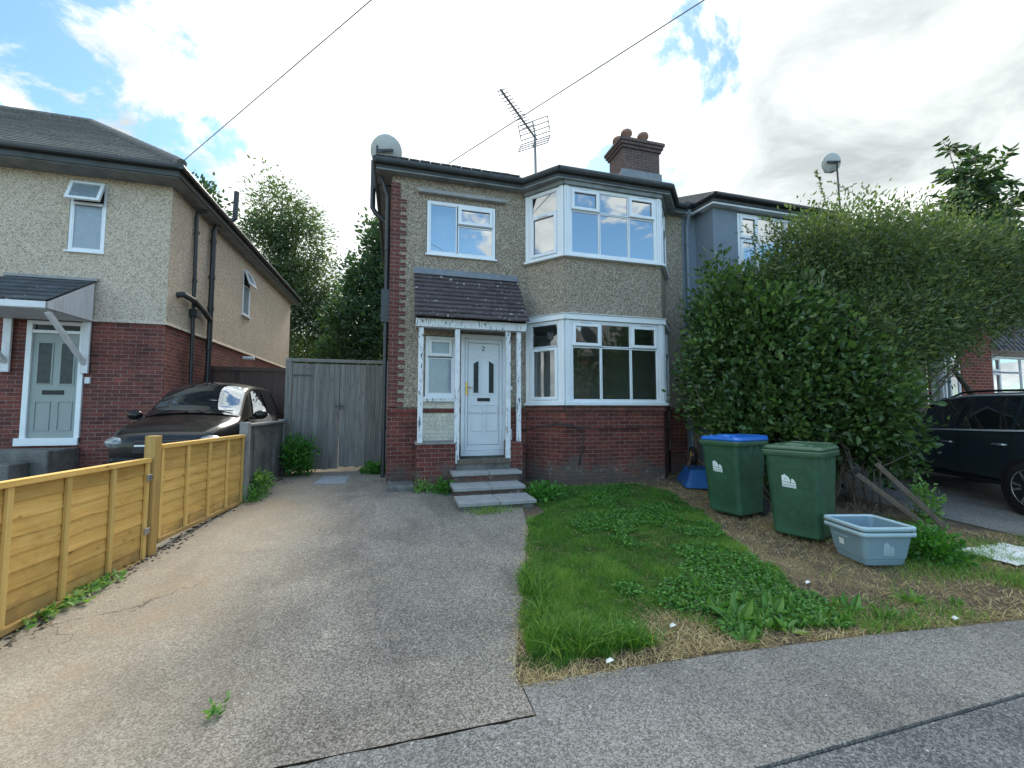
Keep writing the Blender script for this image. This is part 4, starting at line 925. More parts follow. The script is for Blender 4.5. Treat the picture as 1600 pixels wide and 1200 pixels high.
# ================================================================== CARS
def hermite(xs, ys, x):
    xs, ys = np.array(xs, float), np.array(ys, float); d = np.diff(ys)/np.diff(xs); m = np.zeros(len(xs)); m[0], m[-1] = d[0], d[-1]
    for i in range(1, len(xs)-1): m[i] = 0 if d[i-1]*d[i] <= 0 else 2*d[i-1]*d[i]/(d[i-1]+d[i])
    i = np.clip(np.searchsorted(xs, x)-1, 0, len(xs)-2); h = xs[i+1]-xs[i]; t = (x-xs[i])/h
    return (2*t**3-3*t*t+1)*ys[i]+(t**3-2*t*t+t)*h*m[i]+(-2*t**3+3*t*t)*ys[i+1]+(t**3-t*t)*h*m[i+1]
class CarShape:
    def __init__(s, T): s.T = np.array(T, float); s.L = s.T[-1, 0]
    def sec(s, x):
        w_, zb, ze, yt, zt, zc = [float(hermite(s.T[:, 0], s.T[:, k], np.array(x))) for k in range(1, 7)]
        p = [(w_*.86, zb), (w_*.965, zb+.07), (w_, zb+.42*(ze-zb)), (w_*.995, ze-.10), (w_*.965, ze)]
        mx = (w_*.95+yt)/2+.018*min(1, (zt-ze)/.4); p += [(mx, (ze+zt)/2), (yt, zt), (yt*.84, zt+(zc-zt)*.36), (yt*.45, zt+(zc-zt)*.83), (0, zc)]
        return p
    def at(s, x, k):                       # point on the section curve, k running 0..9
        p = s.sec(x); p = [p[0]]+p+[(-p[-2][0], p[-2][1])]; i = min(int(k), 8); f = k-i; a0, a, c, c1 = p[i:i+4]
        q = lambda j: .5*(2*a[j]+(c[j]-a0[j])*f+(2*a0[j]-5*a[j]+4*c[j]-c1[j])*f*f+(3*a[j]-a0[j]-3*c[j]+c1[j])*f**3) if i >= 6 else a[j]+(c[j]-a[j])*f
        return Vector((s.L/2-x, q(0), q(1)))
    def body(s, n=44):
        b = MB(); xs = np.linspace(0, s.L, n); rows = []
        for x in xs: p = s.sec(x); rows.append([(s.L/2-x, y, z) for y, z in p]+[(s.L/2-x, -y, z) for y, z in p[-2::-1]])
        m = len(rows[0]); vs = [v for r in rows for v in r]
        fs = [(i*m+k, (i+1)*m+k, (i+1)*m+k+1, i*m+k+1) for i in range(n-1) for k in range(m-1)]
        fs += [(i*m+m-1, (i+1)*m+m-1, (i+1)*m, i*m) for i in range(n-1)]
        fs += [tuple(range(m)), tuple(range((n-1)*m+m-1, (n-1)*m-1, -1))]
        b.mesh(vs, fs); return b
    def patch(s, b, f, off, nu=10, nv=5):   # f(u,v) -> (x,k,side); a sheet lying off metres proud of the body
        G = []
        for j in range(nv+1):
            for i in range(nu+1):
                x, k, sd = f(i/nu, j/nv); e = .02
                P = s.at(x, k); a = s.at(min(x+e, s.L), k)-s.at(max(x-e, 0), k); c = s.at(x, min(k+e, 9))-s.at(x, max(k-e, 0)); nn = a.cross(c)
                if nn.length > 1e-9: nn.normalize()
                cen = P-Vector((P.x, 0, .7))
                if nn.dot(cen) < 0: nn = -nn
                P = P+nn*off; G.append((P.x, P.y*sd, P.z))
        b.mesh(G, [(j*(nu+1)+i, j*(nu+1)+i+1, (j+1)*(nu+1)+i+1, (j+1)*(nu+1)+i) for j in range(nv) for i in range(nu)])
def wheel(parent, x, y, r, sgn, rim=True):
    b = MB(); wdt = .2
    b.lathe([(r*.66, -.09), (r*.93, -.1), (r, -.06), (r, .06), (r*.93, .1), (r*.66, .09)], (x, y, r), 36, (0, 1, 0)); w_ = b.build('wheel', 'rubber', parent, smooth=True)
    b = MB(); yo = y+sgn*.085
    b.lathe([(r*.60, -.06*sgn), (r*.67, .004*sgn), (r*.70, .012*sgn), (r*.70, -.02*sgn)], (x, yo, r), 36, (0, 1, 0)); b.lathe([(0, .0), (.07, .0), (.08, -.02*sgn)], (x, yo-.01*sgn, r), 20, (0, 1, 0))
    for k in range(5):
        for q in (-.13, .13):
            a = 2*math.pi*k/5+q; c2 = 2*math.pi*k/5+q*1.5
            b.beam((x+.05*math.cos(a), yo-.012*sgn, r+.05*math.sin(a)), (x+r*.66*math.cos(c2), yo-.006*sgn, r+r*.66*math.sin(c2)), .03, .028, (0, 1, 0))
    b.build('rim', 'alloy', w_); b = MB(); b.lathe([(0, 0), (r*.64, 0)], (x, yo-.07*sgn, r), 24, (0, 1, 0)); b.build('brake_disc', 'black', w_)
def ell(b, c, r, n=14, m=8):
    vs = []; fs = []
    for j in range(m+1):
        a = math.pi*j/m
        for i in range(n): t = 2*math.pi*i/n; vs.append((c[0]+r[0]*math.sin(a)*math.cos(t), c[1]+r[1]*math.sin(a)*math.sin(t), c[2]+r[2]*math.cos(a)))
    for j in range(m):
        for i in range(n): fs.append((j*n+i, (j+1)*n+i, (j+1)*n+(i+1) % n, j*n+(i+1) % n))
    b.mesh(vs, fs)
def build_car(t, T, paint, cowl, roofx, sidewins, wheels, wr, rear=None):
    cs = CarShape(T); bo = cs.body().build('body', paint, t, smooth=True)
    m = bo.modifiers.new('subdivision', 'SUBSURF'); m.levels = m.render_levels = 1
    b = MB(); cs.patch(b, lambda u, v: (cowl+.04+(roofx-cowl-.04)*v-.10*(1-v)*(1-(2*u-1)**2), 9-2.75*abs(2*u-1), 1 if u > .5 else -1), .016, 32, 10); b.build('windscreen', 'carglass', t, smooth=True)
    for sd in (1, -1):
        for (xb0, xt0, xb1, xt1) in sidewins:
            b = MB(); cs.patch(b, lambda u, v: ((xb0+(xt0-xb0)*v)*(1-u)+(xb1+(xt1-xb1)*v)*u, 4.08+1.80*v, sd), .011, 8, 6); b.build('side_window', 'carglass', t, smooth=True)
    if rear: b = MB(); cs.patch(b, lambda u, v: (rear[0]+(rear[1]-rear[0])*v, 9-2.6*abs(2*u-1), 1 if u > .5 else -1), .010, 16, 5); b.build('rear_window', 'carglass', t, smooth=True)
    for x in wheels:
        for sd in (1, -1):
            hw = cs.sec(x)[2][0]
            b = MB(); b.lathe([(0, 0), (wr*1.16, 0), (wr*1.2, -.03*sd), (wr*1.2, -.1*sd)], (cs.L/2-x, (hw+.004)*sd, wr*1.0), 36, (0, 1, 0)); b.build('wheel_arch', 'black', t)
            wheel(t, cs.L/2-x, (hw-.085)*sd, wr, sd)
    return cs
T1 = [(0, .50, .36, .60, .44, .64, .66), (.10, .68, .27, .66, .57, .74, .77), (.4, .79, .22, .76, .66, .87, .91), (.95, .83, .2, .88, .71, .98, 1.08), (1.72, .835, .2, .95, .61, 1.48, 1.625), (2.4, .835, .2, .98, .60, 1.57, 1.685), (3.2, .83, .2, 1.02, .585, 1.56, 1.66), (3.65, .81, .22, 1.04, .56, 1.45, 1.50), (3.88, .77, .26, .98, .58, 1.06, 1.08), (3.95, .68, .32, .72, .5, .78, .8)]
c1 = thing('parked_car', 'black hatchback with grey dust on its bonnet, parked beside the roughcast house', 'car', (-3.43, 9.40, gz(9.4)+.125), R(-90))
cs = build_car(c1, T1, 'carblack', .95, 1.75, [(1.45, 1.80, 2.30, 2.28), (2.38, 2.36, 3.10, 3.02), (3.18, 3.10, 3.58, 3.42)], (.72, 3.2), .30, (3.62, 3.86))
for sd in (1, -1):
    b = MB(); ell(b, (cs.L/2-.185, .575*sd, .625), (.175, .185, .105), 18, 10); b.build('headlight', 'lamp', c1, smooth=True)
    b = MB(); ell(b, (cs.L/2-1.28, .97*sd, 1.03), (.07, .115, .085)); b.box(cs.L/2-1.31, cs.L/2-1.25, min(.80*sd, .93*sd), max(.80*sd, .93*sd), .95, .99); b.build('wing_mirror', 'carblack', c1, smooth=True)
b = MB(); b.box(cs.L/2-.12, cs.L/2+.012, -.33, .33, .46, .66); g = b.build('grille', 'black', c1, bevel=.02)
for sd in (1, -1):
    b = MB(); cs.patch(b, lambda u, v: (.14+.80*u, 6.02+.07*v, sd), .006, 14, 1); b.build('bonnet_gap', 'black', c1)
    for x in (1.42, 2.34, 3.14): b = MB(); cs.patch(b, lambda u, v: (x+.014*u, 1.2+2.8*v, sd), .006, 1, 8); b.build('door_gap', 'black', c1)
    b = MB(); cs.patch(b, lambda u, v: (.98+.78*u, 5.9+.38*v, sd), .008, 10, 2); b.build('windscreen_pillar', 'black', c1)
b = MB(); cs.patch(b, lambda u, v: (.955+.05*v, 9-2.8*abs(2*u-1), 1 if u > .5 else -1), .012, 20, 1); b.build('scuttle', 'black', c1)
b = MB(); b.box(cs.L/2+.0125, cs.L/2+.03, -.30, .30, .575, .60); ell(b, (cs.L/2+.03, 0, .588), (.012, .07, .04)); b.build('chrome_bar', 'chrome', g)
b = MB(); b.box(cs.L/2-.14, cs.L/2+.03, -.60, .60, .28, .42); b.build('bumper', 'carblack', c1, bevel=.04)
b = MB()
for y0, y1 in ((-.62, .0), (-.02, .60)): b.tube([(cs.L/2-.93, y0, 1.065), (cs.L/2-1.0, (y0+y1)/2, 1.115), (cs.L/2-1.03, y1, 1.10)], .010, 6)
b.build('wiper', 'black', c1)
T2 = [(0, .70, .42, .78, .60, .84, .86), (.15, .84, .36, .84, .68, .94, .97), (.6, .92, .31, .95, .76, 1.04, 1.08), (1.25, .94, .29, 1.03, .80, 1.10, 1.15), (2.05, .94, .29, 1.07, .67, 1.58, 1.66), (2.7, .94, .29, 1.09, .67, 1.635, 1.71), (3.5, .94, .29, 1.11, .655, 1.62, 1.69), (4.1, .925, .31, 1.13, .62, 1.53, 1.60), (4.5, .88, .36, 1.12, .64, 1.2, 1.22), (4.66, .78, .45, .95, .68, 1.0, 1.02)]
c2 = thing('parked_car', 'dark blue-green estate car parked behind the big hedge at the right edge', 'car', (10.15, 4.72, gz(4.6)-.01), R(63.4)); c2.scale = (1.04, 1.04, 1.05)
cs = build_car(c2, T2, 'cardark', 1.25, 2.05, [(1.78, 2.10, 2.62, 2.60), (2.72, 2.70, 3.52, 3.46), (3.60, 3.54, 4.22, 3.96)], (.92, 3.78), .355, (4.12, 4.46))
for sd in (1, -1):
    b = MB(); cs.patch(b, lambda u, v: (1.55+2.75*u, 3.93+.13*v, sd), .012, 20, 1); b.build('chrome_strip', 'chrome', c2)
    b = MB(); cs.patch(b, lambda u, v: (1.95+2.05*u, 5.98+.10*v, sd), .012, 20, 1); b.build('roof_sky_glint', 'chrome', c2)  # pale strip standing in for sky reflected along the roof edge
    b = MB(); P = [cs.at(x, 6.4) for x in np.linspace(2.2, 4.0, 9)]; b.tube([(p.x, p.y*sd, p.z+(.045 if 0 < i < 8 else .0)) for i, p in enumerate(P)], .017, 8); b.build('roof_rail', 'black', c2)
    for x in (1.72, 2.67, 3.55): b = MB(); cs.patch(b, lambda u, v: (x+.012*u, 1.2+2.8*v, sd), .006, 1, 8); b.build('door_gap', 'black', c2)
    for x in (2.48, 3.40):
        p = cs.at(x, 2.75); b = MB(); b.tube([(p.x+.12, (p.y-.0)*sd, p.z), (p.x+.08, (p.y+.035)*sd, p.z+.005), (p.x-.06, (p.y+.038)*sd, p.z+.003), (p.x-.10, (p.y)*sd, p.z)], .016, 8); b.build('door_handle', 'alloy', c2, smooth=True)
    b = MB(); cs.patch(b, lambda u, v: (1.35+1.95*u, .75+.35*v, sd), .012, 16, 2); b.build('sill_trim', 'black', c2)
    b = MB(); p = cs.at(1.75, 4.3); ell(b, (p.x, (p.y+.14)*sd, p.z+.03), (.07, .12, .085)); b.build('wing_mirror', 'cardark', c2, smooth=True)
    b = MB(); cs.patch(b, lambda u, v: (4.38+.2*u, 2.6+1.2*v, sd), .012, 5, 3); b.build('tail_light', plain('red_lens', (.3, .015, .012), .2, .1), c2)

# ================================================================== BINS, BOXES, BARROW
def rrect(dx, dy, r, n=5):
    P = []
    for sx, sy, a0 in ((1, 1, 0), (-1, 1, 90), (-1, -1, 180), (1, -1, 270)):
        for k in range(n+1): a = R(a0+90*k/n); P.append((sx*(dx/2-r)+r*math.cos(a), sy*(dy/2-r)+r*math.sin(a)))
    return P
def loft(b, rings, cap0=True, cap1=True):     # rings of (points, z, shift x)
    n = len(rings[0][0]); vs = [(x+sx, y, z) for P, z, sx in rings for x, y in P]
    fs = [(i*n+k, i*n+(k+1) % n, (i+1)*n+(k+1) % n, (i+1)*n+k) for i in range(len(rings)-1) for k in range(n)]
    if cap0: fs.append(tuple(range(n-1, -1, -1)))
    if cap1: fs.append(tuple(range((len(rings)-1)*n, len(rings)*n)))
    b.mesh(vs, fs)
def emblem(parent, y0, z0, s, xat, mat, tmat, name='emblem'):   # white badge: towers over a wave, two lines of lettering below
    b = MB(); q = lambda u, v: (xat(z0+v*s), y0+u*s, z0+v*s)      # u to the viewer's right
    for poly in ([(0, .46), (.62, .40), (.58, .62), (.52, .80), (.40, .92), (.28, .97), (.26, 1.05), (.18, 1.06), (.16, .97), (0, .95)], [(.66, .40), (.98, .34), (.95, .5), (.86, .62), (.80, .72), (.72, .68), (.68, .74), (.66, .6)]): b.face([q(*p) for p in poly])
    b.face([q(0, 0), q(1, -.06), q(1, .15), q(0, .2)]); b.face([q(0, .24), q(1, .19), q(1, .31), q(0, .42)])
    o = b.build(name, mat, parent)
    b = MB(); q2 = lambda u, v: (xat(z0+v*s)+.0015, y0+u*s, z0+v*s)
    rg = random.Random(7); u = .04
    while u < .95:
        wd = rg.uniform(.03, .05); b.face([q2(u, .03-.05*u), q2(u+wd, .03-.05*u), q2(u+wd, .15-.05*u), q2(u, .15-.05*u)]); u += wd+rg.uniform(.03, .05)
    b.face([q2(.2, .62), q2(.3, .62), q2(.3, .7), q2(.2, .72)])
    b.build('lettering', tmat, o); return o
def wheelie_bin(name, label, loc, rz, lid):
    t = thing(name, label, 'wheelie bin', loc, rz, 'wheelie bins', world=False); t.scale = (1.06, 1.07, 1.04)
    b = MB(); loft(b, [(rrect(.48, .45, .07), .03, 0), (rrect(.50, .47, .07), .05, 0), (rrect(.60, .53, .06), .86, .02), (rrect(.61, .535, .06), .93, .02)]); bd = b.build('body', 'bin', t, smooth=False, bevel=.006, angle=50)
    b = MB(); loft(b, [(rrect(.66, .585, .06), .925, .02), (rrect(.67, .595, .06), .95, .02), (rrect(.67, .595, .06), .975, .02), (rrect(.655, .58, .06), .985, .02)]); b.build('rim', 'binlid' if lid != 'bluelid' else 'binlid', t, bevel=.004, angle=50)
    b = MB(); loft(b, [(rrect(.655, .575, .06), .988, .0), (rrect(.66, .58, .06), 1.01, .0), (rrect(.62, .54, .08), 1.035, .0), (rrect(.50, .42, .09), 1.045, .0)])
    loft(b, [(rrect(.24, .22, .06), 1.04, .15), (rrect(.20, .17, .05), 1.066, .15)]); ld = b.build('lid', lid, t, bevel=.006, angle=40)
    b = MB(); ell(b, (.235, -.16, 1.04), (.02, .028, .016)); ell(b, (.235, .16, 1.04), (.02, .028, .016)); b.tube([(-.335, -.24, 1.02), (-.39, -.2, 1.035), (-.40, 0, 1.035), (-.39, .2, 1.035), (-.335, .24, 1.02)], .016, 8); b.build('lid_handle', lid, ld)
    b = MB()
    for y in (-.2, -.05, .1, .22): pass
    for sd in (-1, 1):
        for x in (-.15, -.02, .12): b.hexa([(x, .266*sd-.012*sd, .80), (x+.012, .266*sd-.012*sd, .80), (x+.012, .282*sd, .92), (x, .282*sd, .92), (x, .25*sd, .84), (x+.012, .25*sd, .84), (x+.012, .262*sd, .922), (x, .262*sd, .922)])
    b.build('rib', 'bin', bd)
    for sd in (1, -1):
        b = MB(); b.lathe([(0, -.03), (.10, -.03), (.112, -.02), (.112, .02), (.10, .03), (0, .03)], (-.27, .20*sd, .10), 24, (0, 1, 0)); b.build('wheel', 'rubber', t)
    fx = lambda z: .25+(z-.05)*(.32-.25)/.81+.0022
    emblem(t, -.10, .575, .135, fx, 'sticker', 'stickergrey')
    b = MB(); b.face([(fx(.80), .10, .80), (fx(.80), -.10, .80), (fx(.825), -.10, .825), (fx(.825), .10, .825)]); b.build('moulded_text', 'binlid', t)
    return t
wheelie_bin('wheelie_bin', 'larger looking all-green wheelie bin beside the grey boxes', (4.74, 4.0, gz(4)-.0), R(203), 'binlid')
wheelie_bin('wheelie_bin', 'dark green wheelie bin with a bright blue lid', (4.64, 4.94, gz(5)), R(192), 'bluelid')
def crate(label, z, full):
    t = thing('recycling_box', label, 'recycling box', (4.72, 3.27, z), R(-104), 'nested grey recycling boxes', world=False); t.scale = (.9, .9, 1.05)
    b = MB(); h = .30
    loft(b, [(rrect(.42, .44, .05), .0, 0), (rrect(.45, .47, .05), .06, 0), (rrect(.46, .48, .05), .062, 0), (rrect(.54, .57, .06), h, 0)], True, False)
    loft(b, [(rrect(.525, .555, .055), h, 0), (rrect(.49, .52, .05), .20, 0), (rrect(.465, .495, .05), .198, 0), (rrect(.41, .43, .045), .02, 0)][::-1], True, False)
    b.build('tub', 'box', t, bevel=.004, angle=50)
    b = MB(); A = rrect(.60, .63, .07); B = rrect(.525, .555, .055); n = len(A)
    vs = [(x, y, z_) for P, z_ in ((A, h-.02), (A, h+.006), (rrect(.585, .615, .065), h+.016), (rrect(.54, .57, .058), h+.014), (B, h+.002), (B, h-.02)) for x, y in P]
    b.mesh(vs, [(i*n+k, i*n+(k+1) % n, (i+1)*n+(k+1) % n, (i+1)*n+k) for i in range(5) for k in range(n)]+[(5*n+k, 5*n+(k+1) % n, (k+1) % n, k) for k in range(n)]); b.build('rim', 'boxin', t, smooth=True)
    return t
ct = crate('lower of the two nested grey recycling boxes, with white emblem and label on its sides', .02, 0)
crate('upper recycling box nested inside another, its empty inside showing', .075, 1)
fx = lambda z: .225+(z-.06)*(.27-.225)/.24+.004
emblem(ct, -.05, .10, .12, fx, 'boxin', 'stickergrey')
b = MB(); fy = lambda z: -(.24+(z-.06)*(.285-.24)/.24+.004)
b.face([(-.10, fy(.13), .13), (-.03, fy(.13), .13), (-.03, fy(.19), .19), (-.10, fy(.19), .19)]); b.build('label', 'sticker', ct)
b = MB(); b.face([(-.16, fy(.215), .215), (.04, fy(.215), .215), (.04, fy(.225), .225), (-.16, fy(.225), .225)]); b.build('moulded_text', 'boxin', ct)
wb = thing('wheelbarrow', 'upturned blue wheelbarrow with rusty tube handles behind the blue-lidded bin', 'wheelbarrow', (5.42, 6.62, gz(6.6)), R(62), world=False)
b = MB(); loft(b, [(rrect(1.0, .66, .08), .0, 0), (rrect(1.02, .68, .08), .02, 0), (rrect(.62, .40, .06), .30, .05)]); b.build('tray', 'barrow', wb, bevel=.012, angle=35)
for sd in (1, -1):
    b = MB(); b.tube([(-.62, .22*sd, .60), (-.50, .22*sd, .58), (-.30, .22*sd, .40), (-.18, .22*sd, .335), (.30, .14*sd, .33), (.62, .05*sd, .42)], .016, 8); b.build('handle', 'rust', wb, smooth=True)
b = MB(); b.lathe([(.10, -.03), (.17, -.04), (.19, 0), (.17, .04), (.10, .03)], (.60, 0, .46), 24, (0, 1, 0)); wh = b.build('wheel', 'rubber', wb, smooth=True)
b = MB(); b.lathe([(0, -.035), (.10, -.035), (.10, .035), (0, .035)], (.60, 0, .46), 20, (0, 1, 0)); b.build('hub', 'yellow', wh)
of = thing('broken_fence', 'old brown rails and post of a broken fence between bay and shrub', 'fence', (5.8, 7.0, .2))
b = MB(); b.beam((5.78, 7.10, .1), (5.78, 7.10, 1.45), .07, .07, (0, 1, 0)); b.build('post', 'oldwood', of)
for z0, z1 in ((1.38, 1.16), (.98, .88)):
    b = MB(); b.beam((5.76, 7.04, z0), (6.05, 5.9, z1), .035, .09); b.build('rail', 'oldwood', of)
for i, (p, q, lab) in enumerate((((6.35, 4.25, .82), (6.72, 3.72, .05), 'old grey timber leaning out of the hedge, the longer upper one'), ((6.2, 4.4, .66), (6.58, 3.80, .02), 'old grey timber leaning out of the hedge, the lower one half behind the other'))):
    b = MB(); b.beam(p, q, .075, .06); tag(b.build('leaning_timber', 'oldwood', None, bevel=.008), lab, 'timber', 'old timbers leaning from the hedge')
# black cable slung along the bay brickwork
b = MB(); y = 7.045
b.tube([(2.3, 7.70, 1.15), (2.50, 7.55, 1.22), (2.85, 7.10, 1.30), (3.05, 7.055, 1.29), (3.25, 7.05, 1.17), (3.28, 7.05, .98), (3.24, 7.055, .75), (3.20, 7.06, .55)], .011, 6)
b.tube([(2.85, 7.09, 1.27), (3.2, y, 1.23), (3.8, y+.005, 1.20), (4.5, y, 1.21), (5.04, y, 1.22), (5.3, 7.34, 1.16), (5.6, 7.70, 1.1)], .010, 6)
tag(b.build('cable', 'gutter', None, smooth=True), 'black cable looped over the brickwork under the bay window', 'cable')

# ================================================================== AERIAL, DISHES, WIRES
ta = thing('television_aerial', 'tall television aerial with long toothed boom above the roof', 'aerial', (2.9, 8.6, 6.6))
b = MB(); b.tube([(2.94, 8.55, 6.55), (2.91, 8.6, 6.72), (2.89, 8.6, 7.78)], .030, 8); b.build('mast', 'ant', ta)
bd = Vector((-.68, -.73, 0)).normalized(); pe = Vector((.73, -.68, 0)).normalized(); B0 = Vector((2.91, 8.62, 7.72))
b = MB(); b.tube([B0-bd*.05, B0+bd*1.62], .026, 6); b.build('boom', 'ant', ta)
b = MB()
for k in range(13):
    c = B0+bd*(.42+.098*k); h = .135-.003*k; b.tube([c-pe*h, c+pe*h], .010, 5)
for dz in (-.03, .03): b.tube([B0+bd*.34-pe*.17+Vector((0, 0, dz)), B0+bd*.34+pe*.17+Vector((0, 0, dz))], .008, 5)
b.build('director', 'ant', ta)
for sg in (1, -1):
    b = MB()
    for k in range(4): c = B0-bd*(.0-.05*k)+Vector((0, 0, sg*(.05+.085*k))); b.tube([c-pe*.36, c+pe*.36], .011, 5)
    for e in (-.36, 0, .36): b.tube([B0+pe*e+Vector((0, 0, sg*.05)), B0+bd*.15+pe*e+Vector((0, 0, sg*.305))], .012 if e else .018, 5)
    b.build('reflector', 'ant', ta)
def dish(name, label, c, face, rad, mount, lnb):
    t = thing(name, label, 'satellite dish', c); f = Vector(face).normalized(); c = Vector(c)
    b = MB(); prof = [(rad*k/8, .22*rad*(k/8)**2) for k in range(9)]
    b.lathe([(r, z-.22*rad) for r, z in prof]+[(rad*1.015, .004), (rad, -.004)]+[(r, z-.22*rad-.008) for r, z in prof[::-1]], c, 32, f); b.build('reflector', 'dish', t, smooth=True)
    k = c-f*(.22*rad+.03); b = MB(); b.tube(mount(k), .02, 8); sx = f.cross(Vector((0, 0, 1))).normalized(); b.ob(k-sx*.16-f*.02-Vector((0, 0, .02)), sx*.32, f*.03, Vector((0, 0, .05))); b.build('bracket', 'gutter', t)
    b = MB(); e = c+f*rad*.95+Vector((0, 0, -rad*.75)); s0 = c-Vector((0, 0, rad*.95)); b.tube([s0-f*.1, s0, e], .012, 6); b.tube([e-f*.04, e+Vector((0, 0, .05))], .03, 8); b.build('receiver_arm', 'gutter', t); return t
dish('satellite_dish', 'large pale satellite dish on the left corner of the main roof', (-.30, 8.05, 6.50), (.25, .85, .35), .30, lambda k: [k, k+Vector((-.12, -.1, -.12)), Vector((-.44, 7.6, 6.3)), Vector((-.44, 7.6, 5.95))], 0)
dish('satellite_dish', 'grey satellite dish high on a slim pole above the hedge', (10.45, 7.65, 7.78), (.25, .9, .25), .24, lambda k: [k, k+Vector((.05, -.06, -.02)), Vector((10.5, 7.55, 7.6)), Vector((10.55, 7.55, 6.0))], 0)
def wire(name, a, c, sag, label, r=.007):
    r *= 1.15
    a, c = Vector(a), Vector(c); b = MB(); b.tube([a+(c-a)*t-Vector((0, 0, sag*4*t*(1-t))) for t in np.linspace(0, 1, 24)], r, 5); tag(b.build(name, 'wire', None), label, 'cable')
d1 = Vector((-1.35, 6.0, 6.37))-Vector((-4.15, 9.22, 6.34)); wire('overhead_wire', (-4.15, 9.22, 6.34), Vector((-4.15, 9.22, 6.34))+d1*5, .0, 'thin overhead wire rising from the eaves corner of the roughcast house', .006)
d2 = Vector((4.42, 5.0, 7.82))-Vector((.83, 7.5, 6.12)); wire('overhead_wire', (.83, 7.5, 6.12), Vector((.83, 7.5, 6.12))+d2*4, .0, 'overhead wire crossing the sky behind the aerial from the main eaves', .008)
# ================================================================== TREES AND SHRUBS
def clump_points(g, ells, n, shell=.75, rag=.12):
    """clump centres near the surface of a set of ellipsoids, with outward directions"""
    P = []; D = []; vol = np.array([e[1][0]*e[1][1]*e[1][2] for e in ells])**.7; cnt = np.maximum(1, (n*vol/vol.sum()).astype(int))
    for (c, r), k in zip(ells, cnt):
        d = unit(g.normal(size=(k, 3))); rr = (shell+(1-shell)*g.rand(k))[:, None]*(1+rag*g.normal(size=(k, 1)))
        P.append(np.array(c)+d*np.array(r)*rr); D.append(unit(d/np.array(r)))
    return np.concatenate(P), np.concatenate(D)
def foliage(name, mat, ells, nclump, per, crad, L, parent, seed, shell=.7, aspect=.5, updir=.3, zmin=-9, lvar=.3, droop=.15, flat=1.0, clumprn=.25, rag=.12, cut=None):
    g = np.random.RandomState(seed); C, D = clump_points(g, ells, nclump, shell, rag)
    k = C[:, 2] > zmin
    if cut: k &= ~((C[:, 0] < cut[0]) & (C[:, 2] < cut[1]))
    C, D = C[k], D[k]; n = len(C)
    off = g.normal(size=(n, per, 3))*crad*np.array([1, 1, flat]); P = (C[:, None]+off).reshape(-1, 3)
    d = unit(D[:, None]*.55+unit(off)*.6+g.normal(size=off.shape)*.45+np.array([0, 0, updir])).reshape(-1, 3)
    Ls = L*(1+lvar*g.normal(size=len(P))).clip(.4, 1.8)
    rn = np.clip(np.repeat(g.rand(n), per)*clumprn+g.rand(len(P))*(1-clumprn)*.95, 0, 1)
    return leaves(name, mat, P, d, Ls, parent, aspect, .25, droop, rn, seed+1)
def branch(b, p, q, r0, r1, g, n=6, wob=.06, sag=0.0):
    p, q = np.array(p), np.array(q); L = np.linalg.norm(q-p); pts = []
    for i in range(n+1):
        t = i/n; x = p+(q-p)*t+(g.normal(size=3)*wob*L*math.sin(math.pi*t) if 0 < i < n else 0); x[2] += sag*math.sin(math.pi*t); pts.append(tuple(x))
    b.tube(pts, [r0+(r1-r0)*i/n for i in range(n+1)], 7); return pts
def tree(name, label, base, top, ells, nclump, per, crad, L, mat, r, seed, limbs=18, group=None, **kw):
    g = np.random.RandomState(seed); t = thing(name, label, 'tree', base, 0, group); b = MB()
    pts = branch(b, base, top, r, r*.18, g, 9, .018)
    for i in range(limbs):
        h = .22+.72*g.rand(); k = h*9; a = np.array(pts[int(k)]); c, rr = ells[g.randint(len(ells))]
        e = np.array(c)+unit(g.normal(size=3))*np.array(rr)*.75
        if e[2] < a[2]-.5: e[2] = a[2]+.3
        lp = branch(b, a, e, r*.34*(1.1-h), r*.05, g, 6, .05)
        for q in range(3):
            s0 = np.array(lp[3+q]); branch(b, s0, s0+g.normal(size=3)*np.array(rr)*.3+np.array([0, 0, .2]), r*.07, r*.02, g, 4, .06)
    b.build('trunk', 'bark', t, smooth=True)
    foliage('crown', mat, ells, nclump, per, crad, L, t, seed+3, **kw); return t
tree('birch_tree', 'tall loose silvery-green tree beyond the passage, left of the main house', (-6.6, 28, .5), (-7.2, 28.2, 14.8),
     [((-7.4, 28, 13.6), (1.6, 1.4, 2.3)), ((-8.2, 28, 11.2), (2.0, 1.6, 2.6)), ((-6.0, 28.2, 11.8), (1.7, 1.6, 3.0)), ((-5.2, 28, 9.0), (2.0, 1.7, 2.4)), ((-7.4, 27.6, 8.2), (2.2, 1.8, 2.6)), ((-5.6, 27.8, 5.8), (2.0, 1.6, 2.4)), ((-4.4, 28, 7.2), (1.3, 1.2, 2.2)), ((-3.6, 28, 5.6), (1.3, 1.2, 2.0))], 1100, 30, .32, .18, 'tree', .22, 21, 26, shell=.5, aspect=.42, updir=-.15, droop=.3)
tree('ash_tree', 'darker broken-crowned tree against the left wall of the main house', (-.7, 22.5, .5), (-1.0, 22.4, 10.5),
     [((-.9, 22.5, 10.2), (.9, 1.0, 1.5)), ((-1.7, 22.5, 8.3), (1.1, 1.1, 1.2)), ((-.4, 22.3, 7.6), (1.2, 1.1, 1.7)), ((-2.3, 22.3, 6.2), (1.3, 1.1, .9)), ((-.9, 22.2, 5.2), (1.4, 1.2, 1.2)), ((-2.6, 22.6, 4.2), (1.5, 1.2, 1.0))], 560, 30, .28, .2, 'treedark', .16, 33, 20, shell=.45, aspect=.5)
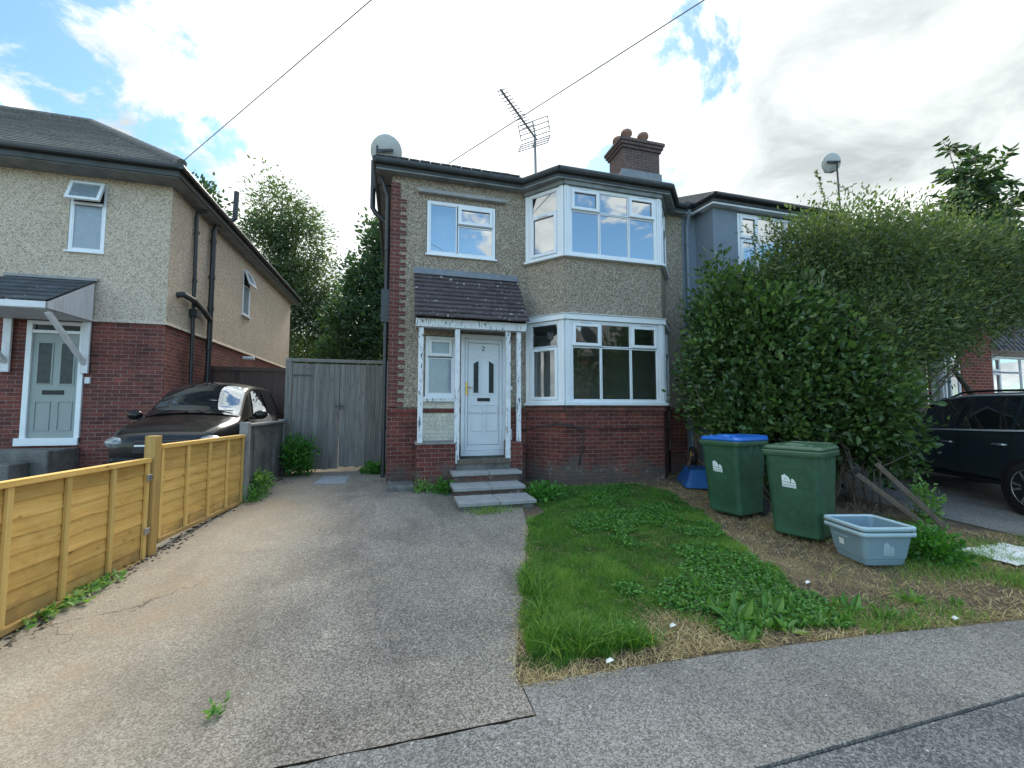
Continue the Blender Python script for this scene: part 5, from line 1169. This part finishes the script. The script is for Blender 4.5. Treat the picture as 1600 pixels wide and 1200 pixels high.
tree('garden_tree', 'low leafy tree seen over the gate tops', (-4.2, 31, .5), (-4.0, 31, 5.5),
     [((-4.8, 31, 4.3), (2.4, 1.5, 2.2)), ((-2.2, 31, 3.6), (2.2, 1.5, 1.9)), ((-.4, 30, 3.4), (1.8, 1.4, 1.7)), ((-6.8, 31, 4.4), (1.8, 1.5, 2.4))], 420, 26, .34, .22, 'tree', .15, 41, 12, shell=.5)
tree('conifer_tree', 'dark treetop just showing over the roof edge of the roughcast house', (-9.2, 21.5, .5), (-9.2, 21.5, 11.3),
     [((-9.0, 21.5, 10.9), (.8, .8, 1.1)), ((-8.5, 21.5, 9.9), (.9, .9, 1.3)), ((-9.9, 21.5, 9.6), (1.2, 1.0, 1.4))], 130, 26, .25, .2, 'treedark', .2, 52, 10, shell=.4)
fh = thing('distant_house', 'small brick house with white-framed window glimpsed beyond the gate', 'house', (-3, 38, .5))
b = MB(); b.box(-5.5, -1.0, 38, 44, .4, 5.8); b.build('wall', 'brick_right', fh)
b = MB(); b.prism([(-5.9, 37.6, 5.8), (-5.9, 44.4, 5.8), (-5.9, 41, 8.2)], (5.3, 0, 0)); b.build('roof', 'rooftile', fh)
window((-3.4, 38, 4.6), (1, 0, 0), (0, -1, 0), 1.3, 1.0, [(0, .65, 0, 1.0, False), (.65, 1.3, 0, 1.0, False)], fh, 'glass_up')
for i, (x, y, r, h, lab) in enumerate(((8.5, -11.5, 2.6, 7.5, 'broad dark tree across the road, left one mirrored in the bay glass'), (16.8, -10.5, 3.0, 8.5, 'broad dark tree across the road, right one mirrored in the bay glass'))):
    tree('street_tree', lab, (x, y, -.06), (x, y, h), [((x, y, h*.62), (r, r*.9, h*.42)), ((x+1, y, h*.5), (r, r, h*.36)), ((x-1.2, y+.3, h*.45), (r, r, h*.38))], 260, 26, .42, .34, 'treedark', .2, 60+i, 10, 'trees across the road', shell=.5)

# the big glossy shrub
hd = thing('hedge_shrub', 'huge glossy dark green shrub standing behind the two wheelie bins', 'shrub', (6.1, 5.6, .12))
HE = [((6.05, 5.70, 2.05), (1.08, 1.0, 1.40)), ((6.0, 6.0, 3.0), (.8, .7, .7)), ((5.65, 6.30, 2.35), (.62, .60, 1.75)), ((6.75, 5.10, 1.95), (.85, .75, 1.10)), ((6.3, 5.75, 2.9), (1.05, .9, .85)), ((6.95, 4.75, 1.65), (.62, .5, .70)), ((7.35, 4.75, 1.05), (.42, .36, .5)), ((5.75, 5.55, 1.25), (.75, .7, 1.0))]
g = np.random.RandomState(5); b = MB()
for i in range(16):
    p = np.array([6.0+g.normal()*.35, 5.6+g.normal()*.35, .1]); c, r = HE[g.randint(len(HE))]; branch(b, p, np.array(c)+g.normal(size=3)*np.array(r)*.5, .028, .008, g, 6, .07)
for i in range(8):
    p = np.array([6.5+g.normal()*.2, 4.7+g.normal()*.2, .08]); branch(b, p, np.array([6.7+g.normal()*.3, 4.8+g.normal()*.25, 1.2+g.rand()*.5]), .016, .007, g, 5, .08)
b.build('stems', 'bark', hd, smooth=True)
foliage('foliage', 'hedge', HE, 1900, 20, .09, .092, hd, 70, cut=(5.8, 1.2), rag=.15, shell=.82, aspect=.56, updir=.45, zmin=.35, lvar=.22, droop=.18, clumprn=.45)
foliage('inner_foliage', 'hedge', HE, 500, 16, .16, .10, hd, 77, shell=.45, aspect=.6, updir=.2, zmin=.5, cut=(5.9, 1.2))
# fine-leaved arching bush above it
bu = thing('arching_bush', 'fine-leaved wispy bush arching over the top of the glossy shrub', 'bush', (7.4, 5.9, .14))
BE = [((6.45, 5.9, 3.45), (.85, .7, .75)), ((6.95, 5.6, 4.25), (.7, .55, .65)), ((7.7, 5.7, 4.25), (1.05, .8, .95)), ((8.7, 5.6, 4.35), (1.15, .9, 1.0)), ((9.8, 5.6, 4.45), (1.15, .9, .9)), ((11.0, 5.6, 4.4), (1.2, .9, .85)), ((12.3, 5.7, 4.4), (1.2, .9, .85)), ((7.6, 5.3, 3.1), (1.1, .7, .85)), ((8.9, 5.3, 3.45), (1.1, .7, .75)), ((10.2, 5.3, 3.6), (1.1, .7, .6)), ((11.6, 5.4, 3.7), (1.1, .7, .55)), ((7.3, 4.9, 2.5), (.7, .5, .7)), ((8.2, 4.95, 2.75), (.75, .5, .7)), ((9.2, 5.1, 3.0), (.8, .5, .5))]
b = MB(); g = np.random.RandomState(9); SP = []
for i in range(26):
    p = np.array([7.3+g.normal()*.4, 5.9+g.normal()*.3, .1]); c, r = BE[g.randint(len(BE))]; branch(b, p, np.array(c)+g.normal(size=3)*np.array(r)*.5, .022, .006, g, 6, .05)
for i in range(170):
    c, r = BE[g.randint(len(BE))]; s0 = np.array(c)+g.normal(size=3)*np.array(r)*.45; d = unit(np.array([g.normal()*.9, g.normal()*.5-.1, (.2+g.rand()*1.1)])); L = .6+g.rand()*1.2
    pts = [s0+d*L*t+np.array([0, 0, -.28*L*t*t]) for t in np.linspace(0, 1, 7)]; b.tube([tuple(p) for p in pts], [.006-.0007*k for k in range(7)], 5); SP.append(pts)
b.build('stems', 'twig', bu, smooth=True)
foliage('foliage', 'bush', BE, 5200, 24, .13, .060, bu, 80, shell=.5, aspect=.42, updir=.2, lvar=.35, rag=.22, clumprn=.45)
P = []; D = []
for pts in SP:
    for t in np.linspace(.1, 1, 26):
        k = t*6; i = min(int(k), 5); x = pts[i]+(pts[i+1]-pts[i])*(k-i); d = unit(pts[i+1]-pts[i])
        for q in range(2): P.append(x); D.append(d*.5+g.normal(size=3)*.6)
leaves('shoots', 'bush', np.array(P), np.array(D), .05*(1+.25*g.normal(size=len(P))).clip(.5, 1.6), bu, .42, seed=81)
# broad leaved tree at the right edge
bt = thing('broadleaf_tree', 'young tree with long drooping dark leaves rising at the top right', 'tree', (12.0, 6.3, .2))
b = MB(); g = np.random.RandomState(14); P = []; D = []; LL = []
branch(b, (12.0, 6.3, .2), (12.2, 6.2, 4.8), .07, .03, g, 6, .03)
for i, (x, y, z) in enumerate([(x_+.9, y_, z_+.95) for x_, y_, z_ in [(10.6, 5.9, 6.15), (10.9, 6.0, 5.7), (11.2, 5.8, 6.0), (11.6, 6.0, 5.6), (11.9, 5.8, 6.1), (12.3, 6.0, 5.9), (12.6, 6.0, 5.4), (11.0, 6.2, 5.2), (11.8, 6.3, 5.1), (12.6, 6.2, 4.9), (10.3, 5.9, 5.1), (13.2, 6, 5.5)]]):
    lp = branch(b, (12.2+g.normal()*.1, 6.2, 4.6+g.normal()*.2), (x, y, z), .022, .007, g, 7, .03, .1)
    for k in range(3, 8):
        for q in range(3):
            s0 = np.array(lp[k]); d = unit(np.array([g.normal(), g.normal()*.8, .55+.5*g.normal()])); e = s0+d*(.30+.15*g.rand()); b.tube([tuple(s0), tuple(e)], .004, 5)
            for t in np.linspace(.25, 1, 6):
                for sg in (1, -1):
                    x_ = s0+(e-s0)*t; P.append(x_); D.append(unit(np.cross(d, [0, 0, 1]))*sg*.7+d*.6+np.array([0, 0, -.55])+g.normal(size=3)*.22); LL.append(.15+.09*g.rand())
b.build('trunk', 'bark', bt, smooth=True)
leaves('crown', 'treedark', np.array(P), np.array(D), np.array(LL), bt, .34, .2, .3, seed=15)
TE = [((10.9, 5.8, 4.55), (1.3, .9, .6)), ((12.3, 5.9, 4.6), (1.4, 1.0, .8)), ((13.5, 6, 4.6), (1.2, 1, .8))]
foliage('lower_crown', 'treedark', TE, 330, 22, .18, .10, bt, 88, shell=.6, aspect=.4, updir=-.1)

# ivy and small shrubs by the wall and gate
def shrub(label, c, r, n, L, seed, mat='weed', name='small_shrub', cat='shrub'):
    o = foliage(name, mat, [(c, r)], n, 14, .05, L, None, seed, shell=.5, aspect=.6, updir=.3, zmin=gz(c[1])-.02); return tag(o, label, cat)
shrub('rounded green shrub growing against the left end of the grey gate', (-1.86, 8.95, .66), (.24, .22, .40), 130, .055, 90, 'clover')
shrub('small leafy weed at the foot of the concrete wall', (-2.08, 7.45, .34), (.13, .14, .22), 45, .05, 91, 'weed')
shrub('low weed clump at the foot of the wall under the first fence post', (-2.06, 7.05, .24), (.08, .08, .12), 20, .04, 92, 'clover')
shrub('low green weed under the right end of the gate', (-.42, 8.9, .36), (.24, .14, .10), 55, .055, 93, 'clover')
shrub('small weed at the foot of the brick porch wall', (.42, 7.12, .25), (.10, .07, .06), 16, .05, 94)
shrub('low weeds between porch wall and steps', (.76, 6.98, .26), (.12, .09, .09), 24, .055, 95, 'clover')
shrub('leafy weeds rambling over the ground by the right end of the steps', (2.3, 6.35, .22), (.26, .36, .09), 80, .06, 96, 'clover')
shrub('green weeds growing beside the grey recycling boxes', (5.33, 3.12, .10), (.20, .24, .20), 110, .05, 97, 'clover')
shrub('tall spindly weed before the dark car', (7.0, 4.1, .25), (.12, .12, .28), 26, .055, 98, 'weed')
def creeping(name, label, pts, n, L, seed, mat='weed'):
    g = np.random.RandomState(seed); P = []; D = []
    for i in range(n):
        c = pts[g.randint(len(pts))]; w_ = 1 if len(pts) > 1 else .35; x = c[0]+g.normal()*.05*w_; y = c[1]+g.normal()*.09*w_; P.append((x, y, gz(y)+.01+.03*g.rand())); D.append((g.normal(), g.normal(), .35+.3*g.rand()))
    return tag(leaves(name, mat, np.array(P), np.array(D), L*(1+.3*g.normal(size=n)).clip(.4, 1.7), None, .5, seed=seed), label, 'weed')
creeping('creeping_weed', 'bright weeds creeping out under the nearest fence panel', [(-2.47+.008*i, 3.82+.055*i) for i in range(13)], 260, .05, 101)
creeping('creeping_weed', 'single small bright green weed alone on the open drive', [(-.87, 2.53)], 34, .032, 102)
g = np.random.RandomState(103); x = 1.26+.16*g.normal(size=220); y = 5.72+.05*g.normal(size=220)
tag(blades('grass_tuft', 'grass', np.stack([x, y, gza(y)-.005], 1), .05+.09*g.rand(220), .5+1.2*g.rand(220), .0025+.002*g.rand(220), None, .4+.6*g.rand(220), 104), 'grassy tuft growing before the lowest step', 'weed')

# ================================================================== LAWN
LAWN = [(2.0, 7.0), (2.02, 5.6), (1.62, 5.2), (1.51, 4.88), (1.11, 3.74), (.81, 2.88), (.66, 2.45), (.70, 2.33), (2.03, 2.33), (4.48, 2.10), (7.6, 1.98), (7.3, 3.4), (6.3, 4.3), (5.4, 5.2), (5.1, 6.6), (5.0, 7.1), (2.7, 7.0)]
GREEN = [(1.95, 7.0), (1.98, 5.6), (1.62, 5.2), (1.52, 4.88), (1.13, 3.74), (.84, 2.88), (.78, 2.48), (1.2, 2.48), (1.95, 2.46), (2.35, 2.40), (3.1, 2.40), (3.35, 2.62), (3.42, 3.1), (3.55, 3.55), (3.85, 4.3), (4.25, 5.3), (4.5, 6.2), (4.2, 6.9)]
g = np.random.RandomState(200)
def sample(n, poly, x0, x1, y0, y1): 
    x = x0+(x1-x0)*g.rand(n); y = y0+(y1-y0)*g.rand(n); k = inpoly(x, y, poly); return x[k], y[k]
def ragged(x, y): return inpoly(x+.26*(vnoise(x, y, 3.1, 31)-.5)+.14*(vnoise(x, y, 9, 32)-.5), y+.20*(vnoise(x, y, 3.3, 33)-.5)+.12*(vnoise(x, y, 10, 34)-.5), GREEN)
def rsample(n, x0, x1, y0, y1):
    x = x0+(x1-x0)*g.rand(n); y = y0+(y1-y0)*g.rand(n); k = ragged(x, y) & inpoly(x, y, LAWN); return x[k], y[k]
x, y = rsample(420000, .6, 5, 2.2, 7.1)
n1 = vnoise(x, y, 2.1, 1); n2 = vnoise(x, y, 5.5, 2)
bare = 1.15*np.exp(-(((x-1.92)/.27)**2+((y-2.56)/.34)**2)**1.5)+.8*np.exp(-(((x-3.3)/.9)**2+((y-6.75)/.35)**2))     # trodden straw patch, thinner grass by the wall
tuft = np.exp(-(((x-1.15)/.32)**2+((y-2.72)/.22)**2))+.8*np.exp(-(((x-1.5)/.18)**2+((y-2.50)/.12)**2))+.6*np.exp(-(((x-1.15)/.12)**2+((y-3.5)/.25)**2))+.5*np.exp(-(((x-1.75)/.25)**2+((y-5.1)/.4)**2))
keep = g.rand(len(x)) < np.clip(.50+.5*n1-1.0*bare+.5*tuft, .03, 1); x, y, n1, n2, tuft = [q[keep] for q in (x, y, n1, n2, tuft)]
H = (.026+.055*n2*n1+.115*tuft*(.3+.9*n2))*(.5+.9*g.rand(len(x)))
P = np.stack([x, y, gza(y)-.016], 1)
rn = np.clip(.12+.62*n1+.5*(n2-.5)+.18*g.normal(size=len(x))+.1*tuft, 0, 1)
tag(blades('grass', 'grass', P, H, .35+.5*g.rand(len(x)), .0018+.0014*g.rand(len(x))+.0010*tuft, None, rn, 201), 'short uneven green lawn beside the drive', 'grass', None, 'stuff')
# clover and little leaves through the lawn
x, y = rsample(70000, .6, 5, 2.3, 6.9); n1 = vnoise(x, y, 1.6, 5); k = (n1 > .50) & (x > 1.5) & (1.15*np.exp(-(((x-1.92)/.27)**2+((y-2.56)/.34)**2)**1.5) < .35); x, y = x[k], y[k]; x, y = x[:17000], y[:17000]
P = np.stack([x, y, gza(y)+.012+.022*g.rand(len(x))], 1); D = g.normal(size=(len(x), 3))*np.array([1, 1, .3])+np.array([0, 0, .25])
tag(leaves('clover', 'clover', P, D, .020+.014*g.rand(len(x)), None, .8, .1, .1, None, 203, up=np.array([0, 0, 1.0])), 'dense patch of clover leaves in the middle of the lawn', 'clover', None, 'stuff')
# straw and dead grass: fringe, bare patch and the trodden ground
x, y = sample(260000, LAWN, .6, 7.6, 1.95, 7.1)
ing = ragged(x, y); n1 = vnoise(x, y, 2.0, 9)
fr = np.exp(-np.abs(y-(2.36-.075*(x-.8)))/.09)+np.exp(-(((x-1.92)/.30)**2+((y-2.55)/.36)**2)**1.5)
for (xa, ya), (xb, yb) in zip(LAWN[2:7], LAWN[3:8]):
    t = np.clip(((x-xa)*(xb-xa)+(y-ya)*(yb-ya))/((xb-xa)**2+(yb-ya)**2), 0, 1); fr += np.exp(-np.hypot(x-xa-t*(xb-xa), y-ya-t*(yb-ya))/.045)
dens = np.where(ing, .06+.10*(n1 > .62), .14+.22*n1)+1.15*np.minimum(fr, 1); k = g.rand(len(x)) < dens*.62
x, y = x[k], y[k]; P = np.stack([x, y, gza(y)-.012+.006*g.rand(len(x))], 1)
tag(blades('dry_grass', 'straw', P, .018+.03*g.rand(len(x)), 1.0+2.4*g.rand(len(x)), .0015+.0013*g.rand(len(x)), None, None, 205), 'dry straw and dead grass round the lawn edges', 'dry grass', None, 'stuff')
# thin rough grass on the right hand side
x, y = sample(170000, LAWN, 3.2, 7.6, 1.95, 4.4); k = ~inpoly(x, y, GREEN); x, y = x[k], y[k]
n1 = vnoise(x, y, 1.7, 12); w_ = np.clip((x-4.4)/1.6, 0, 1)*.8+.9*np.exp(-np.abs(y-2.25)/.22)+.9*np.exp(-(((x-6.1)/.35)**2+((y-3.0)/.35)**2))
k = g.rand(len(x)) < np.clip((n1-.42)*2.2, 0, 1)*w_*.55; x, y = x[k], y[k]; P = np.stack([x, y, gza(y)-.014], 1)
tag(blades('rough_grass', 'grass', P, .04+.07*g.rand(len(x)), .4+.7*g.rand(len(x)), .0018+.001*g.rand(len(x)), None, np.clip(.55+.3*g.normal(size=len(x)), 0, 1), 207), 'thin rough grass on the dry bank before the dark car', 'grass', None, 'stuff')
# dock weeds at the front of the lawn
def dock(seed, n, L):
    g = np.random.RandomState(seed); a = g.rand(n)*6.28; P = np.stack([np.cos(a)*.015, np.sin(a)*.015, np.zeros(n)], 1); D = np.stack([np.cos(a), np.sin(a), .3+1.6*g.rand(n)], 1)
    return leaves('dock_weed', 'weed', P, D, L*(.45+.75*g.rand(n)), None, .30, .3, .5, None, seed)
protos = [dock(300+i, 9+3*i, (.12, .095, .14, .08, .11, .10)[i]) for i in range(6)]
spots = [(2.15, 2.95), (2.32, 2.80), (2.45, 2.62), (2.40, 3.02), (2.58, 3.02), (2.72, 2.90), (3.08, 2.74), (3.2, 2.86), (3.42, 2.50), (3.55, 2.42), (2.92, 2.72), (2.62, 2.62), (3.05, 2.40), (3.75, 2.38), (2.5, 3.15), (2.42, 2.88), (2.40, 2.60), (2.55, 2.70), (2.62, 2.50), (2.75, 2.78), (2.80, 2.58), (2.90, 2.45), (3.00, 2.66), (3.12, 2.52), (2.48, 2.45), (2.68, 2.38), (3.25, 2.40), (2.38, 2.50), (2.34, 2.74), (2.98, 2.84), (3.35, 2.62), (2.85, 3.0), (2.28, 2.44), (4.05, 2.55), (4.35, 2.42)]
for i, (x_, y_) in enumerate(spots):
    o = protos[i] if i < 6 else protos[i % 6].copy()
    if i >= 6: COL.objects.link(o)
    o.location = (x_+g.normal()*.03, y_+g.normal()*.03, gz(y_)-.01); o.rotation_euler = (0, 0, g.rand()*6.28); s_ = .6+.75*g.rand(); o.scale = (s_, s_, s_)
    tag(o, 'broad-leaved dock weed in the straggling patch at the front of the lawn', 'weed', 'dock weeds along the front of the lawn')
# long arching grass in the front tufts
x, y = rsample(60000, .6, 2.3, 2.3, 3.8); tf = np.exp(-(((x-1.52)/.14)**2+((y-2.50)/.09)**2))+np.exp(-(((x-1.18)/.16)**2+((y-2.60)/.11)**2))+np.exp(-(((x-1.12)/.10)**2+((y-3.55)/.22)**2))+.6*np.exp(-(((x-1.05)/.12)**2+((y-2.95)/.12)**2)); k = g.rand(len(x)) < tf*.30; x, y = x[k], y[k]
tag(blades('long_grass', 'grass', np.stack([x, y, gza(y)-.01], 1), .10+.10*g.rand(len(x)), .3+1.1*g.rand(len(x)), .0026+.0016*g.rand(len(x)), None, np.clip(.55+.3*g.normal(size=len(x)), 0, 1), 209), 'long arching grass tufts at the front corner of the lawn', 'grass', None, 'stuff')
# grit on the drive and leaf litter along the fence
def stones(name, X, Y, Z, S_, mat, seed):
    g = np.random.RandomState(seed); n = len(X); base = np.array([[1, 0, 0], [0, 1, 0], [-1, 0, 0], [0, -1, 0], [0, 0, .7]]); a = g.rand(n)*6.28; ca, sa = np.cos(a), np.sin(a)
    V = base[None]*(S_[:, None, None]*(.6+.8*g.rand(n, 5, 1))); V = np.stack([V[..., 0]*ca[:, None]-V[..., 1]*sa[:, None], V[..., 0]*sa[:, None]+V[..., 1]*ca[:, None], V[..., 2]], -1)+np.stack([X, Y, Z], 1)[:, None]
    F = np.arange(n)[:, None, None]*5+np.array([[[0, 1, 4], [1, 2, 4], [2, 3, 4], [3, 0, 4]]]); return arrmesh(name, V.reshape(-1, 3), F.reshape(-1, 3), mat, np.repeat(g.rand(n), 4))
n = 2600; y = 2.2+7*g.rand(n)**1.4; x = -2.4+3.4*g.rand(n); e = g.rand(n) < .55; x = np.where(e, -2.55+.07*(y-3.6)+np.abs(g.normal(size=n))*.22, x); k = x < .62+.25*np.maximum(0, y-2.4); x, y = x[k], y[k]
tag(stones('grit', x, y, gza(y), .0025+.005*g.rand(len(x))**2, 'gravel', 31), 'loose grit scattered over the old drive', 'grit', None, 'stuff')
n = 700; y = 3.4+5.6*g.rand(n); x = -2.52+.072*(y-3.6)+np.abs(g.normal(size=n))*.085; P = np.stack([x, y, gza(y)+.004], 1)
tag(leaves('leaf_litter', 'litterleaf', P, g.normal(size=(n, 3))*np.array([1, 1, .25]), .02+.03*g.rand(n), None, .6, .3, .3, None, 33, up=np.array([0, 0, 1.0])), 'dry leaf litter and dirt along the foot of the fence', 'leaf litter', None, 'stuff')
# litter and fallen twigs
for i, (x_, y_, lab) in enumerate(((1.28, 2.40, 'white paper scrap on the straw nearest the lawn corner'), (1.92, 2.66, 'white paper scrap on the bare straw patch in the lawn'), (3.55, 2.98, 'small white scrap on bare soil at the right edge of the clover'), (4.0, 2.20, 'white scrap on the pavement edge below the dock weeds'))):
    b = MB(); rg = random.Random(i); z = gz(y_)+.012; b.mesh([(x_-.03, y_-.012, z), (x_, y_-.02, z+.012), (x_+.03, y_, z+.004), (x_+.012, y_+.018, z+.014), (x_-.02, y_+.014, z+.006), (x_, y_, z+.02)], [(0, 1, 5), (1, 2, 5), (2, 3, 5), (3, 4, 5), (4, 0, 5)])
    tag(b.build('paper_scrap', 'paper', None), lab, 'litter')
b = MB(); n = 9; vs = []; rg = random.Random(3)
for j in range(n+1):
    for i in range(n+1): vs.append((5.95+.85*i/n+rg.uniform(-.02, .02), 2.75+.5*j/n+rg.uniform(-.02, .02), gz(3)+.01+.06*rg.random()*math.sin(math.pi*i/n)*math.sin(math.pi*j/n)))
b.mesh(vs, [(j*(n+1)+i, j*(n+1)+i+1, (j+1)*(n+1)+i+1, (j+1)*(n+1)+i) for j in range(n) for i in range(n)]); tag(b.build('plastic_sheet', 'cloth', None), 'crumpled white sheet lying in the grass at the right edge', 'sheet')
b = MB(); g = np.random.RandomState(17)
for i in range(130):
    if i < 60: x_, y_ = 3.2+g.rand()*1.9, 6.65+g.rand()*.35
    else: x_, y_ = 5.6+g.rand()*1.4, 3.8+g.rand()*1.0
    a = g.rand()*6.28; L = .12+.3*g.rand(); el = g.rand()*.7 if i < 60 else g.rand()*1.0; p = np.array([x_, y_, gz(y_)-.01]); d = np.array([math.cos(a)*math.cos(el), math.sin(a)*math.cos(el)*.6, math.sin(el)]); m_ = p+d*L*.5+g.normal(size=3)*.02
    b.tube([tuple(p), tuple(m_), tuple(p+d*L)], [.004, .003, .0015], 5)
tag(b.build('dead_twigs', 'twig', None), 'dead stalks and twigs lying under the bay and below the shrub', 'twigs', None, 'stuff')

for o in bpy.data.objects:
    if '_world' in o: del o['_world']
